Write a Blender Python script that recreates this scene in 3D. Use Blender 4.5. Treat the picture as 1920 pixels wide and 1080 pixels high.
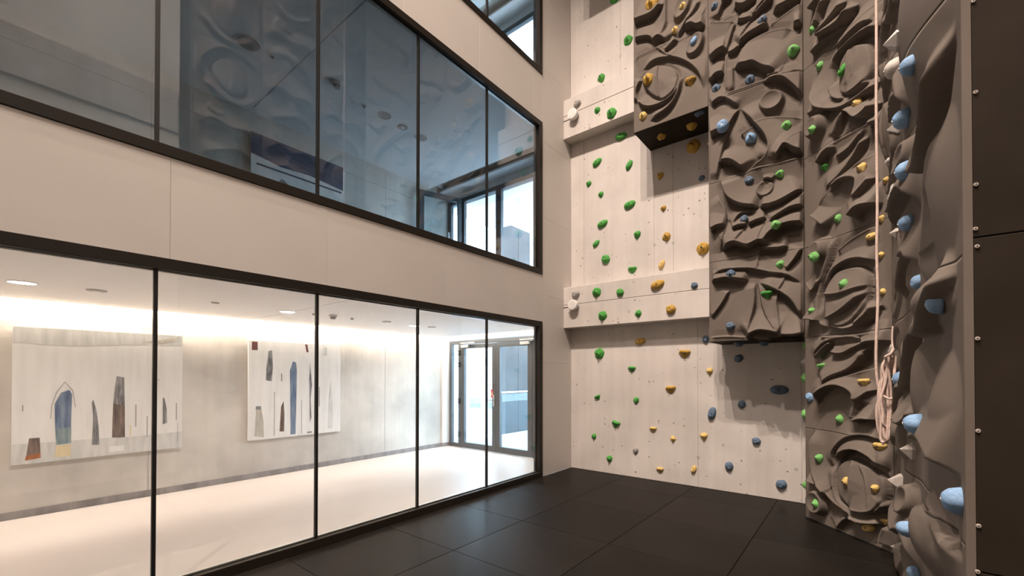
import bpy, math, random
import numpy as np
from mathutils import Matrix, Vector
random.seed(7); rng = np.random.default_rng(11)
for o in list(bpy.data.objects): bpy.data.objects.remove(o)
SC = bpy.context.scene; COL = SC.collection
# ------------------------------------------------------------------ camera
CAM = np.array([4.037, -6.695, 1.65]); FPX = 811.81; PPX, PPY = 960.0, 694.66
YAW, PIT, ROL = math.radians(38.828), math.radians(.5836), math.radians(.0328)
_f = np.array([-math.sin(YAW)*math.cos(PIT), math.cos(YAW)*math.cos(PIT), math.sin(PIT)])
_r0 = np.array([math.cos(YAW), math.sin(YAW), 0.0]); _u0 = np.cross(_r0, _f)
_r = _r0*math.cos(ROL) + _u0*math.sin(ROL); _u = -_r0*math.sin(ROL) + _u0*math.cos(ROL)
cd = bpy.data.cameras.new('camera'); cam = bpy.data.objects.new('camera', cd); COL.objects.link(cam)
cd.sensor_fit = 'HORIZONTAL'; cd.sensor_width = 36.0; cd.lens = FPX/1920*36; cd.shift_y = (PPY-540)/1920; cd.clip_start = .05
M = Matrix.Identity(4)
for i in range(3): M[i][0], M[i][1], M[i][2], M[i][3] = _r[i], _u[i], -_f[i], CAM[i]
cam.matrix_world = M; SC.camera = cam
# ------------------------------------------------------------------ sky, lamps, exposure
SC.view_settings.view_transform = 'Standard'; SC.view_settings.look = 'None'
SC.view_settings.gamma = 1.0; SC.view_settings.use_curve_mapping = False
SC.view_settings.exposure = 0.0
W = bpy.data.worlds.new('overcast_sky'); SC.world = W; W.use_nodes = True
bg = W.node_tree.nodes['Background']; bg.inputs[0].default_value = (.64, .83, 1.0, 1); bg.inputs[1].default_value = 14.0
def lamp(name, kind, loc, energy, color, aim=None, **kw):
    l = bpy.data.lights.new(name, kind); l.energy = energy; l.color = color
    for k, v in kw.items(): setattr(l, k, v)
    o = bpy.data.objects.new(name, l); COL.objects.link(o); o.location = loc
    if aim is not None: o.rotation_euler = (Vector(aim)-Vector(loc)).to_track_quat('-Z', 'Y').to_euler()
    return o
WARM = (1.0, .845, .73)
HALL_LAMPS = [(.9, -7.0, 12.75), (2.1, -7.3, 12.75), (3.1, -7.0, 12.75)]
for p in HALL_LAMPS:
    lamp('hall_lamp_light', 'SPOT', p, 2720, WARM, aim=(p[0]+.1, 0, -2.0), shadow_soft_size=.06, spot_size=math.radians(80), spot_blend=1.0)
lamp('hall_rear_fill', 'SPOT', (4.0, -9.6, 12.7), 4900, WARM, aim=(4.9, -8.0, 5.0), shadow_soft_size=.15, spot_size=math.radians(84), spot_blend=1.0)  # added fill, brightens the rear hall wall mirrored in the upper glazing
# long led strips in the ceiling slot of the ground floor corridor
lamp('corridor_strip_light', 'AREA', (-3.41, -6.25, 2.60), 250, (1.0, .84, .69), shape='RECTANGLE', size=.05, size_y=12.4).rotation_euler = (0, math.radians(30), 0)
lamp('corridor_strip_light', 'AREA', (-1.75, .12, 2.60), 45, (1.0, .90, .78), shape='RECTANGLE', size=3.2, size_y=.05)
DOWN = [(-2.05, -11.2), (-2.05, -8.8), (-2.05, -6.42), (-2.05, -4.02), (-2.05, -1.86)]
for x, y in DOWN:
    lamp('corridor_downlight_light', 'SPOT', (x, y, 2.49), 122, (1.0, .84, .74), aim=(x, y, 0), shadow_soft_size=.08, spot_size=math.radians(150), spot_blend=.8)

# ------------------------------------------------------------------ helpers
def ray(px, py): return _f + _r*(px-PPX)/FPX - _u*(py-PPY)/FPX
def at(axis, v, px, py):
    d = ray(px, py); return CAM + d*((v-CAM[axis])/d[axis])
def proj(P):
    q = np.asarray(P, float)-CAM; z = q@_f; return PPX+FPX*(q@_r)/z, PPY-FPX*(q@_u)/z
def depth(P): return (np.asarray(P, float)-CAM)@_f
def link(o, parent=None):
    COL.objects.link(o)
    if parent is not None: o.parent = parent
    return o
def tag(o, label=None, cat=None, group=None, kind=None):
    if label: o['label'] = label
    if cat: o['category'] = cat
    if group: o['group'] = group
    if kind: o['kind'] = kind
    return o
def empty(name, loc=(0, 0, 0)):
    o = bpy.data.objects.new(name, None); o.location = loc; o.empty_display_size = .1; COL.objects.link(o); return o
class MB:
    def __init__(s): s.v = []; s.f = []
    def box(s, x0, x1, y0, y1, z0, z1):
        b = len(s.v)
        s.v += [(x, y, z) for z in (z0, z1) for y in (y0, y1) for x in (x0, x1)]
        s.f += [tuple(b+i for i in q) for q in ((0,2,3,1),(4,5,7,6),(0,1,5,4),(2,6,7,3),(0,4,6,2),(1,3,7,5))]; return s
    def bar(s, a, b, w, h, up=(0, 0, 1)):
        a, b, up = Vector(a), Vector(b), Vector(up); d = (b-a).normalized(); sx = d.cross(up).normalized(); sy = sx.cross(d)
        n = len(s.v)
        for p in (a, b):
            for i, j in ((-1,-1),(1,-1),(1,1),(-1,1)): s.v.append(tuple(p+sx*(i*w/2)+sy*(j*h/2)))
        s.f += [(n,n+3,n+2,n+1),(n+4,n+5,n+6,n+7)]+[(n+i,n+(i+1)%4,n+4+(i+1)%4,n+4+i) for i in range(4)]; return s
    def cyl(s, c, ax, r, h, n=20, r2=None):
        c, ax = Vector(c), Vector(ax).normalized(); t = ax.orthogonal().normalized(); q = ax.cross(t); r2 = r if r2 is None else r2
        b = len(s.v)
        for k, rr in ((0, r), (h, r2)):
            for i in range(n):
                a = 2*math.pi*i/n; s.v.append(tuple(c+ax*k+(t*math.cos(a)+q*math.sin(a))*rr))
        s.f += [tuple(b+i for i in reversed(range(n))), tuple(b+n+i for i in range(n))]
        s.f += [(b+i, b+(i+1)%n, b+n+(i+1)%n, b+n+i) for i in range(n)]; return s
    def prism(s, pts, axis_pts):   # pts: list of 3d, axis_pts: offset vector
        b = len(s.v); n = len(pts); off = Vector(axis_pts)
        s.v += [tuple(p) for p in pts]+[tuple(Vector(p)+off) for p in pts]
        s.f += [tuple(b+i for i in range(n)), tuple(b+n+i for i in reversed(range(n)))]+[(b+i, b+n+i, b+n+(i+1)%n, b+(i+1)%n) for i in range(n)]; return s
    def tube(s, pts, r, n=8):
        P = [Vector(p) for p in pts]; b = len(s.v); prev = None
        for i, p in enumerate(P):
            d = (P[min(i+1, len(P)-1)]-P[max(i-1, 0)]).normalized()
            t = d.orthogonal().normalized() if prev is None else (prev-d*prev.dot(d)).normalized(); prev = t; q = d.cross(t)
            for k in range(n):
                a = 2*math.pi*k/n; s.v.append(tuple(p+(t*math.cos(a)+q*math.sin(a))*r))
        for i in range(len(P)-1):
            for k in range(n): s.f.append((b+i*n+k, b+i*n+(k+1)%n, b+(i+1)*n+(k+1)%n, b+(i+1)*n+k))
        s.f += [tuple(b+k for k in reversed(range(n))), tuple(b+(len(P)-1)*n+k for k in range(n))]; return s
    def mesh(s, name, mat=None, smooth=False, origin=None):
        me = bpy.data.meshes.new(name); v = s.v
        if origin is not None: v = [(a-origin[0], b-origin[1], c-origin[2]) for a, b, c in v]
        me.from_pydata(v, [], s.f); me.update()
        if mat: me.materials.append(mat)
        if smooth: me.polygons.foreach_set('use_smooth', [True]*len(me.polygons))
        return me
    def build(s, name, mat, parent=None, smooth=False, origin=None):
        o = bpy.data.objects.new(name, s.mesh(name, mat, smooth, origin))
        if origin is not None: o.location = origin
        return link(o, parent)
def bevel(o, w, n=2):
    m = o.modifiers.new('bevel', 'BEVEL'); m.width = w; m.segments = n; m.limit_method = 'ANGLE'; return o

# ------------------------------------------------------------------ materials
def mat(name, color, rough=.6, metal=0, spec=.5):
    m = bpy.data.materials.new(name); m.use_nodes = True; b = m.node_tree.nodes['Principled BSDF']
    b.inputs['Base Color'].default_value = (*color, 1); b.inputs['Roughness'].default_value = rough; b.inputs['Metallic'].default_value = metal
    b.inputs['Specular IOR Level'].default_value = spec; return m
def nodes(m): return m.node_tree.nodes, m.node_tree.links, m.node_tree.nodes['Principled BSDF']
def noisy(m, c1, c2, scale=3, detail=6, bump=0, bscale=40, bdist=.01, lo=.3, hi=.7, stretch=(1, 1, 1), rough=None):
    N, L, B = nodes(m); tc = N.new('ShaderNodeTexCoord'); mp = N.new('ShaderNodeMapping'); mp.inputs['Scale'].default_value = stretch
    L.new(tc.outputs['Object'], mp.inputs[0]); n = N.new('ShaderNodeTexNoise'); n.inputs['Scale'].default_value = scale; n.inputs['Detail'].default_value = detail
    L.new(mp.outputs[0], n.inputs['Vector']); r = N.new('ShaderNodeValToRGB')
    r.color_ramp.elements[0].position = lo; r.color_ramp.elements[1].position = hi
    r.color_ramp.elements[0].color = (*c1, 1); r.color_ramp.elements[1].color = (*c2, 1)
    L.new(n.outputs[0], r.inputs[0]); L.new(r.outputs[0], B.inputs['Base Color'])
    if rough:
        mr = N.new('ShaderNodeMapRange'); mr.inputs['To Min'].default_value = rough[0]; mr.inputs['To Max'].default_value = rough[1]
        L.new(n.outputs[0], mr.inputs[0]); L.new(mr.outputs[0], B.inputs['Roughness'])
    if bump:
        n2 = N.new('ShaderNodeTexNoise'); n2.inputs['Scale'].default_value = bscale; n2.inputs['Detail'].default_value = 5
        L.new(tc.outputs['Object'], n2.inputs['Vector']); b = N.new('ShaderNodeBump'); b.inputs['Strength'].default_value = bump; b.inputs['Distance'].default_value = bdist
        L.new(n2.outputs[0], b.inputs['Height']); L.new(b.outputs[0], B.inputs['Normal'])
    return m
def concrete(name, c1, c2, pore=(.30, .26, .22), pscale=14, amount=.35):
    m = mat(name, c1, .75); noisy(m, c1, c2, 1.3, 8, .25, 60, .004, .32, .68)
    N, L, B = nodes(m); tc = N.new('ShaderNodeTexCoord')
    # streaks along the height of the pour
    mp = N.new('ShaderNodeMapping'); mp.inputs['Scale'].default_value = (6, 6, .35); L.new(tc.outputs['Object'], mp.inputs[0])
    st = N.new('ShaderNodeTexNoise'); st.inputs['Scale'].default_value = 1.6; st.inputs['Detail'].default_value = 7; L.new(mp.outputs[0], st.inputs['Vector'])
    sr = N.new('ShaderNodeMapRange'); sr.inputs[1].default_value = .3; sr.inputs[2].default_value = .7; sr.inputs[3].default_value = .95; sr.inputs[4].default_value = 1.03; L.new(st.outputs[0], sr.inputs[0])
    mul = N.new('ShaderNodeMix'); mul.data_type = 'RGBA'; mul.blend_type = 'MULTIPLY'; mul.inputs[0].default_value = 1
    src = B.inputs['Base Color'].links[0].from_socket; L.new(src, mul.inputs[6]); L.new(sr.outputs[0], mul.inputs[7])
    # air pores: sparse round dots
    vo = N.new('ShaderNodeTexVoronoi'); vo.inputs['Scale'].default_value = pscale
    dn = N.new('ShaderNodeTexNoise'); dn.inputs['Scale'].default_value = 45; dn.inputs['Detail'].default_value = 3; L.new(tc.outputs['Object'], dn.inputs['Vector'])
    ad = N.new('ShaderNodeVectorMath'); ad.operation = 'MULTIPLY_ADD'; ad.inputs[1].default_value = (.05, .05, .05); L.new(dn.outputs['Color'], ad.inputs[0]); L.new(tc.outputs['Object'], ad.inputs[2]); L.new(ad.outputs[0], vo.inputs['Vector'])
    sep = N.new('ShaderNodeSeparateColor'); L.new(vo.outputs['Color'], sep.inputs[0])
    rad = N.new('ShaderNodeMapRange'); rad.inputs[1].default_value = 1-amount; rad.inputs[2].default_value = 1; rad.inputs[3].default_value = .0; rad.inputs[4].default_value = .20; L.new(sep.outputs[0], rad.inputs[0])
    lt = N.new('ShaderNodeMath'); lt.operation = 'LESS_THAN'; L.new(vo.outputs['Distance'], lt.inputs[0]); L.new(rad.outputs[0], lt.inputs[1])
    mx = N.new('ShaderNodeMix'); mx.data_type = 'RGBA'; L.new(lt.outputs[0], mx.inputs[0]); L.new(mul.outputs[2], mx.inputs[6]); mx.inputs[7].default_value = (*pore, 1)
    L.new(mx.outputs[2], B.inputs['Base Color']); return m
def emis(name, color, s):
    m = mat(name, color); B = nodes(m)[2]; B.inputs['Emission Color'].default_value = (*color, 1); B.inputs['Emission Strength'].default_value = s; return m
def glass(name, tint, ior=1.5):
    m = bpy.data.materials.new(name); m.use_nodes = True; N = m.node_tree.nodes; L = m.node_tree.links; N.clear()
    t = N.new('ShaderNodeBsdfTransparent'); t.inputs[0].default_value = (*tint, 1); g = N.new('ShaderNodeBsdfGlossy'); g.inputs['Roughness'].default_value = 0.0
    f = N.new('ShaderNodeFresnel'); ge = N.new('ShaderNodeNewGeometry'); mr = N.new('ShaderNodeMapRange'); mr.inputs[3].default_value = ior; mr.inputs[4].default_value = 1/ior
    L.new(ge.outputs['Backfacing'], mr.inputs[0]); L.new(mr.outputs[0], f.inputs[0]); mx = N.new('ShaderNodeMixShader'); o = N.new('ShaderNodeOutputMaterial')
    L.new(f.outputs[0], mx.inputs[0]); L.new(t.outputs[0], mx.inputs[1]); L.new(g.outputs[0], mx.inputs[2]); L.new(mx.outputs[0], o.inputs[0]); return m
CON = concrete('wall_concrete', (.55, .50, .465), (.675, .618, .578), pore=(.27, .22, .19), pscale=13, amount=.45)
CON_LEDGE = concrete('ledge_concrete', (.53, .48, .445), (.65, .595, .555), pore=(.27, .22, .19), pscale=11, amount=.5)
CON_IN = concrete('corridor_concrete', (.46, .425, .385), (.66, .615, .555), pore=(.22, .195, .17), pscale=14, amount=.36)
CON_HALL = concrete('hall_concrete', (.70, .65, .59), (.83, .77, .70), pscale=9)
CLAD = noisy(mat('cladding_paint', (.66, .63, .60), .45), (.62, .572, .535), (.65, .60, .562), .8, 3, .03, 200, .001)
JOINT = mat('panel_joint', (.55, .51, .48), .8)
RELIEF = noisy(mat('relief_resin', (.17, .15, .13), .8, 0, .06), (.148, .122, .104), (.182, .152, .131), 1.6, 6, .18, 180, .002)
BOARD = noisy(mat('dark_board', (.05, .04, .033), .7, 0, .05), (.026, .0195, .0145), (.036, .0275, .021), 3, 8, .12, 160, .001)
BRONZE = mat('bronze_frame', (.020, .0155, .012), .45, 0, .2)
BLACK = mat('black_joint', (.008, .008, .008), .5)
PANE = glass('window_glass', (.93, .95, .955))
PANE_UP = glass('coated_window_glass', (.88, .925, .95), 2.0)
DOORGLASS = glass('door_glass', (.90, .95, .97), 1.45)
FACGLASS = glass('facade_glass', (.97, .985, .99), 1.4)
DOORGREY = mat('door_metal', (.075, .08, .085), .45, .3)
MATRUB = [noisy(mat('rubber_mat', (.03, .03, .03), .4, 0, .035), (.0095*k, .0078*k, .0065*k), (.017*k, .0142*k, .0122*k), 1.4, 8, .05, 240, .001, .25, .75, (1, 1, 1), (.32, .46)) for k in (1.0, 1.12, .92)]
UNDER = mat('under_mat', (.006, .005, .005), .9)
CEIL = mat('ceiling_paint', (.88, .85, .83), .6)
WHITE = mat('white_paint', (.78, .77, .76), .5)
INFLOOR = noisy(mat('corridor_floor', (.62, .58, .55), .4), (.54, .48, .445), (.615, .555, .515), 1.2, 6, .02, 80, .001, .3, .7, (1, .35, 1), (.34, .5))
SKIRT = noisy(mat('skirting_stone', (.25, .22, .21), .7), (.20, .18, .175), (.34, .31, .30), 7, 8, stretch=(1, 1, .2))
ALU = mat('brushed_metal', (.62, .60, .58), .35, .8)
STEEL = mat('bolt_steel', (.60, .57, .54), .35, .7)
DARKBOLT = mat('bolt_dark', (.05, .05, .05), .4, .6)
LAMPON = emis('lamp_disc', (1.0, .93, .84), 14)
STRIP = emis('led_strip', (1.0, .90, .76), 9)
GREYDISC = mat('grey_disc', (.42, .40, .38), .5)
WHITEPL = mat('white_plastic', (.80, .78, .76), .4)
HOLDM = {
 'green': [noisy(mat('hold_green', (.06, .33, .05), .6), (.045, .27, .035), (.085, .42, .06), 7, 4, .35, 26, .06),
           noisy(mat('hold_light_green', (.14, .44, .10), .6), (.13, .40, .09), (.24, .56, .18), 7, 4, .35, 26, .06)],
 'yellow': [noisy(mat('hold_ochre', (.52, .31, .045), .6), (.40, .22, .028), (.62, .38, .06), 7, 4, .35, 26, .06),
            noisy(mat('hold_yellow', (.72, .49, .14), .6), (.62, .40, .09), (.82, .60, .24), 7, 4, .35, 26, .06)],
 'blue': [noisy(mat('hold_slate_blue', (.09, .14, .22), .6), (.07, .11, .17), (.14, .21, .31), 7, 4, .35, 26, .06),
          noisy(mat('hold_blue', (.21, .36, .58), .55), (.17, .31, .52), (.28, .44, .66), 7, 4, .3, 26, .06)],
 'grey': [noisy(mat('hold_grey', (.36, .33, .30), .7), (.30, .27, .25), (.42, .39, .36), 7, 4, .3, 26, .06)],
 'cream': [noisy(mat('hold_cream', (.50, .45, .41), .65), (.45, .40, .365), (.56, .51, .47), 7, 4, .25, 30, .04)],
}

# ================================================================== SETTING
HALL_Y0, HALL_X1, HALL_Z1 = -12.5, 4.95, 13.2
ROOM_X = -3.5; END_Y = .30
# ---- floor: rubber mats with open joints
fl = MB().box(-.05, HALL_X1, HALL_Y0, .05, -.08, -.03).build('floor', UNDER); tag(fl, 'black rubber mat floor of the climbing hall', kind='structure')
xs = [0.0]+[1.045+1.065*k for k in range(4)]; xs[-1] = HALL_X1
ys = [0.0]+[-.66-1.065*k for k in range(12)]
mesh_cache = {}
for i in range(len(xs)-1):
    for j in range(len(ys)-1):
        x0, x1, y1, y0 = xs[i]+.0025, xs[i+1]-.0025, ys[j]-.0025, max(ys[j+1], HALL_Y0)+.0025
        if y1-y0 < .05: continue
        m = MATRUB[(i*7+j*5) % 3]
        b = MB().box(-(x1-x0)/2, (x1-x0)/2, -(y1-y0)/2, (y1-y0)/2, -.03, 0)
        o = bpy.data.objects.new('rubber_mat', b.mesh('rubber_mat', m)); o.location = ((x0+x1)/2, (y0+y1)/2, 0); link(o, fl); bevel(o, .0015, 1)
# ---- back wall: concrete cast in slabs, recessed joints
wb = MB().box(-.05, HALL_X1+.1, .008, .25, -.1, HALL_Z1).build('wall_back', CON_LEDGE); tag(wb, 'bare concrete back wall behind the climbing holds', kind='structure')
def slabs(zones):
    for z0, z1, cuts in zones:
        for a, b in zip(cuts[:-1], cuts[1:]):
            bevel(MB().box(a+.002, b-.002, 0, .03, z0+.001, z1-.001).build('concrete_slab', CON, wb, origin=(0, 0, 0)), .004, 1)
slabs([(0, 2.8, [0, 2.168, 3.445, 4.95]), (2.8, 6.1, [0, .27, 1.518, 1.818, 3.2, 4.95]), (6.1, 9.3, [0, .956, 2.2, 3.5, 4.95]), (9.3, 13.2, [0, 1.5, 3.2, 4.95])])
for px, py in [(1227, 459), (1262, 455), (1163, 105), (1309, 857), (1493, 880), (1130, 838), (1092, 484)]:
    p = at(1, 0, px, py); MB().cyl((p[0], -.0015, p[2]), (0, 1, 0), .022, .01, 16).build('tie_hole_plug', GREYDISC, wb)
# ledges (slab edges)
LEDGES = [(2.464, 3.168, 0.0, 2.47), (5.775, 6.46, 0.0, 1.45), (9.09, 9.78, 0.0, .41)]
for n, (z0, z1, x0, x1) in enumerate(LEDGES):
    d = -.243; zc = z0+.40
    t = empty('trim_%d' % (n+1), ((x0+x1)/2, 0, z0)); tag(t, ['lower', 'upper', 'topmost'][n]+' concrete ledge running along the back wall', kind='structure')
    for a, b in ((z0, zc-.002), (zc+.002, z1)):
        o = MB().box(x0-(x0+x1)/2, x1-(x0+x1)/2, d, 0, a-z0, b-z0).build('ledge_course', CON_LEDGE, t); bevel(o, .006, 1)
# ---- left wall: painted cladding panels between the window bands
WIN = [(0.0, 2.519), (3.286, 5.784), (6.567, 9.075)]
WY1 = -.897; WY0 = HALL_Y0
wl = MB()
for z0, z1 in ((2.519, 3.286), (5.784, 6.567), (9.075, HALL_Z1)): wl.box(-.10, -.022, WY0, WY1, z0, z1)
wl.box(-.10, -.022, WY1, .0, 0, HALL_Z1)
wl = wl.build('wall_left', JOINT); tag(wl, 'beige panelled wall with three bands of windows', kind='structure')
def clad(y0, y1, z0, z1):
    c = ((y0+y1)/2, (z0+z1)/2)
    o = MB().box(-.022, 0, y0+.0008-c[0], y1-.0008-c[0], z0-c[1]+.0008, z1-c[1]-.0008).build('cladding_panel', CLAD, wl); o.location = (0, c[0], c[1]); bevel(o, .0012, 1)
bandcuts = {0: [-12.5, -11.9, -10.68, -9.45, -8.23, -7.0, -5.778, -4.553, -3.011, -1.781, -.885],
            1: [-12.5, -11.0, -9.95, -8.69, -7.43, -6.17, -4.915, -3.655, -2.394, -1.15, -.885],
            2: [-12.5, -11.9, -10.68, -9.45, -8.23, -7.0, -5.778, -4.553, -3.011, -1.781, -.885]}
for k, (z0, z1) in enumerate(((2.519, 3.286), (5.784, 6.567), (9.075, 11.1))):
    for a, b in zip(bandcuts[k][:-1], bandcuts[k][1:]): clad(a, b, z0, z1)
for a, b in zip(bandcuts[0][:-1], bandcuts[0][1:]): clad(a, b, 11.1, HALL_Z1)
zz = [0.0, 1.854, 2.958, 4.235, 5.487, 6.702, 7.95, 9.2, 10.45, 11.7, HALL_Z1]
for a, b in zip(zz[:-1], zz[1:]): clad(-.885, 0, a, b)
# ---- glazed bands
MULL = [-5.856-1.2275*k for k in range(5, 0, -1)]+[-5.856, -4.631, -3.414, -2.201]
def window(n, z0, z1, label):
    w = empty('window_%d' % n, (0, (WY0+WY1)/2, z0)); tag(w, label, kind='structure'); o0 = (0, (WY0+WY1)/2, z0)
    fb = .085
    def part(name, m, *b):
        x0, x1, y0, y1, a, c = b
        return MB().box(x0, x1, y0-o0[1], y1-o0[1], a-z0, c-z0).build(name, m, w)
    bevel(part('frame_rail', BRONZE, -.085, .012, WY0, WY1, z0, z0+fb), .003, 1)
    bevel(part('frame_rail', BRONZE, -.085, .012, WY0, WY1, z1-fb, z1), .003, 1)
    bevel(part('frame_jamb', BRONZE, -.085, .012, WY1-.085, WY1, z0+fb, z1-fb), .003, 1)
    part('inner_jamb', DOORGREY, -.085, -.055, WY1-.115, WY1-.085, z0+fb, z1-fb)
    part('inner_sill', ALU, -.085, -.05, WY0, WY1-.085, z0+fb, z0+fb+.014)
    part('inner_head', ALU, -.085, -.05, WY0, WY1-.085, z1-fb-.012, z1-fb)
    ed = [WY0]+[m for m in MULL if m > WY0+.2]+[WY1-.085]
    for a, b in zip(ed[:-1], ed[1:]):
        part('glass_pane', PANE if n == 1 else PANE_UP, -.046, -.030, a+.010, b-.010, z0+fb, z1-fb)
    for m in ed[1:-1]: part('mullion', BLACK, -.052, -.022, m-.0125, m+.0125, z0+fb, z1-fb)
window(1, *WIN[0], 'full height corridor glazing at ground level with slim black joints')
window(2, *WIN[1], 'middle band of dark glazing reflecting the climbing relief')
window(3, *WIN[2], 'uppermost glazing band cut off by the top of the photo')
# ---- hall shell out of view
hs = MB().box(HALL_X1, HALL_X1+.2, HALL_Y0, .25, -.1, HALL_Z1).build('wall_right', CON_HALL); tag(hs, 'plain concrete hall wall behind the relief panels', kind='structure')
for k, z in enumerate((2.80, 6.12, 9.4)): MB().box(HALL_X1-.02, HALL_X1, HALL_Y0, -4.55, z-.35, z+.35).build('slab_edge', CON_LEDGE, hs)
hb = MB().box(-.1, HALL_X1+.2, HALL_Y0-.2, HALL_Y0, -.1, HALL_Z1).build('wall_front', CON_HALL); tag(hb, 'hall wall behind the viewer', kind='structure')
hc = MB().box(-.1, HALL_X1+.2, HALL_Y0-.2, .25, HALL_Z1, HALL_Z1+.2).build('ceiling', CEIL); tag(hc, 'white hall ceiling high above', kind='structure')
# ---- three storeys behind the glass
FLOORS = [(0.0, 2.51), (3.20, 5.84), (6.48, 9.12)]
for k, (f0, c0) in enumerate(FLOORS):
    nm = ['ground floor corridor', 'upper room', 'top room'][k]
    zt = [3.20, 6.48, 9.4][k]
    wc = MB().box(ROOM_X-.25, ROOM_X, HALL_Y0, END_Y+.02, f0-.1, zt).build('wall_corridor_%d' % (k+1), CON_IN); tag(wc, 'board-marked concrete wall of the '+nm, kind='structure')
    for yc in (-10.2, -7.7, -5.2, -1.45):
        MB().box(ROOM_X, ROOM_X+.0025, yc-.006, yc+.006, f0, c0+.1).build('formwork_joint', GREYDISC, wc)
    if k: MB().box(ROOM_X, ROOM_X+.003, HALL_Y0, END_Y, 5.465+(k-1)*3.28, 5.477+(k-1)*3.28).build('formwork_joint', GREYDISC, wc)
    ff = MB().box(ROOM_X, -.086, HALL_Y0, END_Y+.1, f0-.1, f0).build('floor_corridor_%d' % (k+1), INFLOOR); tag(ff, 'pale polished floor of the '+nm, kind='structure')
    # ceiling with a slot along the concrete wall and along the end wall
    cc = empty('ceiling_corridor_%d' % (k+1), (-1.7, -6, c0)); tag(cc, 'flat pale ceiling of the '+nm, kind='structure')
    for y0, y1 in ((HALL_Y0, -8.25), (-8.24, -3.99), (-3.978, -.02 if k == 0 else -.30)):
        MB().box(ROOM_X+.14+1.7, -.086+1.7, y0+6, y1+6, 0, .04).build('ceiling_panel', CEIL, cc)
    MB().box(ROOM_X+1.7, -.02+1.7, HALL_Y0+6, END_Y+6.02, .14, .18).build('slab_soffit', CEIL if k == 0 else CON_IN, cc)
    MB().box(ROOM_X+.14+1.7, ROOM_X+.155+1.7, HALL_Y0+6, 6-.02, .04, .14).build('slot_upstand', WHITE, cc)
    if k:
        MB().box(ROOM_X+1.7, -.086+1.7, -.02+6, END_Y+6.02, .0, .04).build('ceiling_panel', CEIL, cc)
        MB().box(ROOM_X+1.7, -.086+1.7, -.30+6, -.285+6, .04, .14).build('slot_upstand', DOORGREY, cc)
        MB().box(ROOM_X+1.7, ROOM_X+.14+1.7, HALL_Y0+6, -.30+6, .0, .04).build('ceiling_panel', CEIL, cc)
    else:
        MB().box(ROOM_X+.155+1.7, -.086+1.7, -.035+6, -.02+6, .04, .14).build('slot_upstand', WHITE, cc)
    MB().box(ROOM_X-.25+1.7, -.02+1.7, HALL_Y0+6, END_Y+6.02, .18, zt-c0).build('floor_slab', CON_HALL, cc)
    we = MB().box(ROOM_X-.25, -.02, HALL_Y0-.2, HALL_Y0, f0-.1, zt).build('wall_end_%d' % (k+1), WHITE); tag(we, 'far end wall of the '+nm, kind='structure')
# outer skin of the storeys: roof over the top room
rf = MB().box(ROOM_X-.25, .0, HALL_Y0-.2, END_Y+.2, 9.4, 9.7).build('roof', CON_HALL); tag(rf, 'roof slab over the top room', kind='structure')
bs = MB().box(ROOM_X, ROOM_X+.012, HALL_Y0, .08, 0, .085).build('baseboard_corridor', SKIRT); tag(bs, 'grey stone skirting along the corridor wall', kind='structure')
pier = MB().box(ROOM_X, -3.455, .08, END_Y+.02, 0, 2.69).build('wall_pier', WHITE); tag(pier, 'narrow white wall return beside the glazed door', kind='structure')
MB().box(ROOM_X, -3.45, .075, END_Y, 0, .085).build('skirting_return', SKIRT, pier)
wf = MB().box(-.99, -.02, END_Y, END_Y+.15, 0, 3.2).box(ROOM_X, -.99, END_Y, END_Y+.15, 2.45, 3.2).build('wall_facade_1', WHITE); tag(wf, 'white wall over and beside the corridor door', kind='structure')
# led strips sitting in the slot
s1 = MB().box(ROOM_X+.115, ROOM_X+.135, HALL_Y0, 0, 2.62, 2.632).build('led_strip', STRIP); tag(s1, 'warm led strip washing the corridor concrete wall from the ceiling slot', 'light strip', 'corridor led strips')
s2 = MB().box(ROOM_X+.2, -.12, .0, .02, 2.62, 2.632).build('led_strip', STRIP); tag(s2, 'short led strip in the ceiling slot above the corridor door', 'light strip', 'corridor led strips')

# ================================================================== CORRIDOR THINGS
def downlight(x, y, z, r, lit, label):
    o = empty('downlight', (x, y, z)); tag(o, label, 'light', 'recessed ceiling lights')
    n = 28; m = MB(); b = []
    for rr, zz_ in ((r+.012, 0), (r+.012, -.006), (r, -.007), (r-.004, -.001)):
        for i in range(n): m.v.append((rr*math.cos(2*math.pi*i/n), rr*math.sin(2*math.pi*i/n), zz_))
    for k in range(3): m.f += [(k*n+i, (k+1)*n+i, (k+1)*n+(i+1) % n, k*n+(i+1) % n) for i in range(n)]
    m.build('trim_ring', WHITEPL, o, True)
    MB().cyl((0, 0, -.0035), (0, 0, 1), r-.002, .003, 28).build('diffuser', LAMPON if lit else GREYDISC, o)
for i, (x, y) in enumerate(DOWN):
    if i < 2: continue
    downlight(x, y, 2.51, .095, True, ['', '', 'lit round downlight above the wide painting with the blue arch', 'lit round downlight above the painting with the tall blue column', 'lit round downlight nearest the glazed corridor door'][i])
def vent(x, y, z, r, label, h=.012):
    o = empty('ceiling_disc', (x, y, z)); tag(o, label, 'ceiling disc', 'round ceiling fittings')
    MB().cyl((0, 0, -h), (0, 0, 1), r*.86, h, 24, r).build('cover', GREYDISC, o)
    MB().cyl((0, 0, -h-.004), (0, 0, 1), r*.35, .004, 16).build('centre_cap', WHITEPL, o)
vent(-2.02, -5.92, 2.51, .085, 'flat grey disc in corridor ceiling right of the leftmost lit lamp')
vent(-1.95, -4.90, 2.51, .045, 'small flat disc in corridor ceiling between two lit lamps')
vent(-1.91, -2.53, 2.51, .075, 'flat grey disc in corridor ceiling before the lamp near the door')
vent(-1.95, -1.55, 2.51, .075, 'flat grey disc in corridor ceiling closest to the door')
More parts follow.
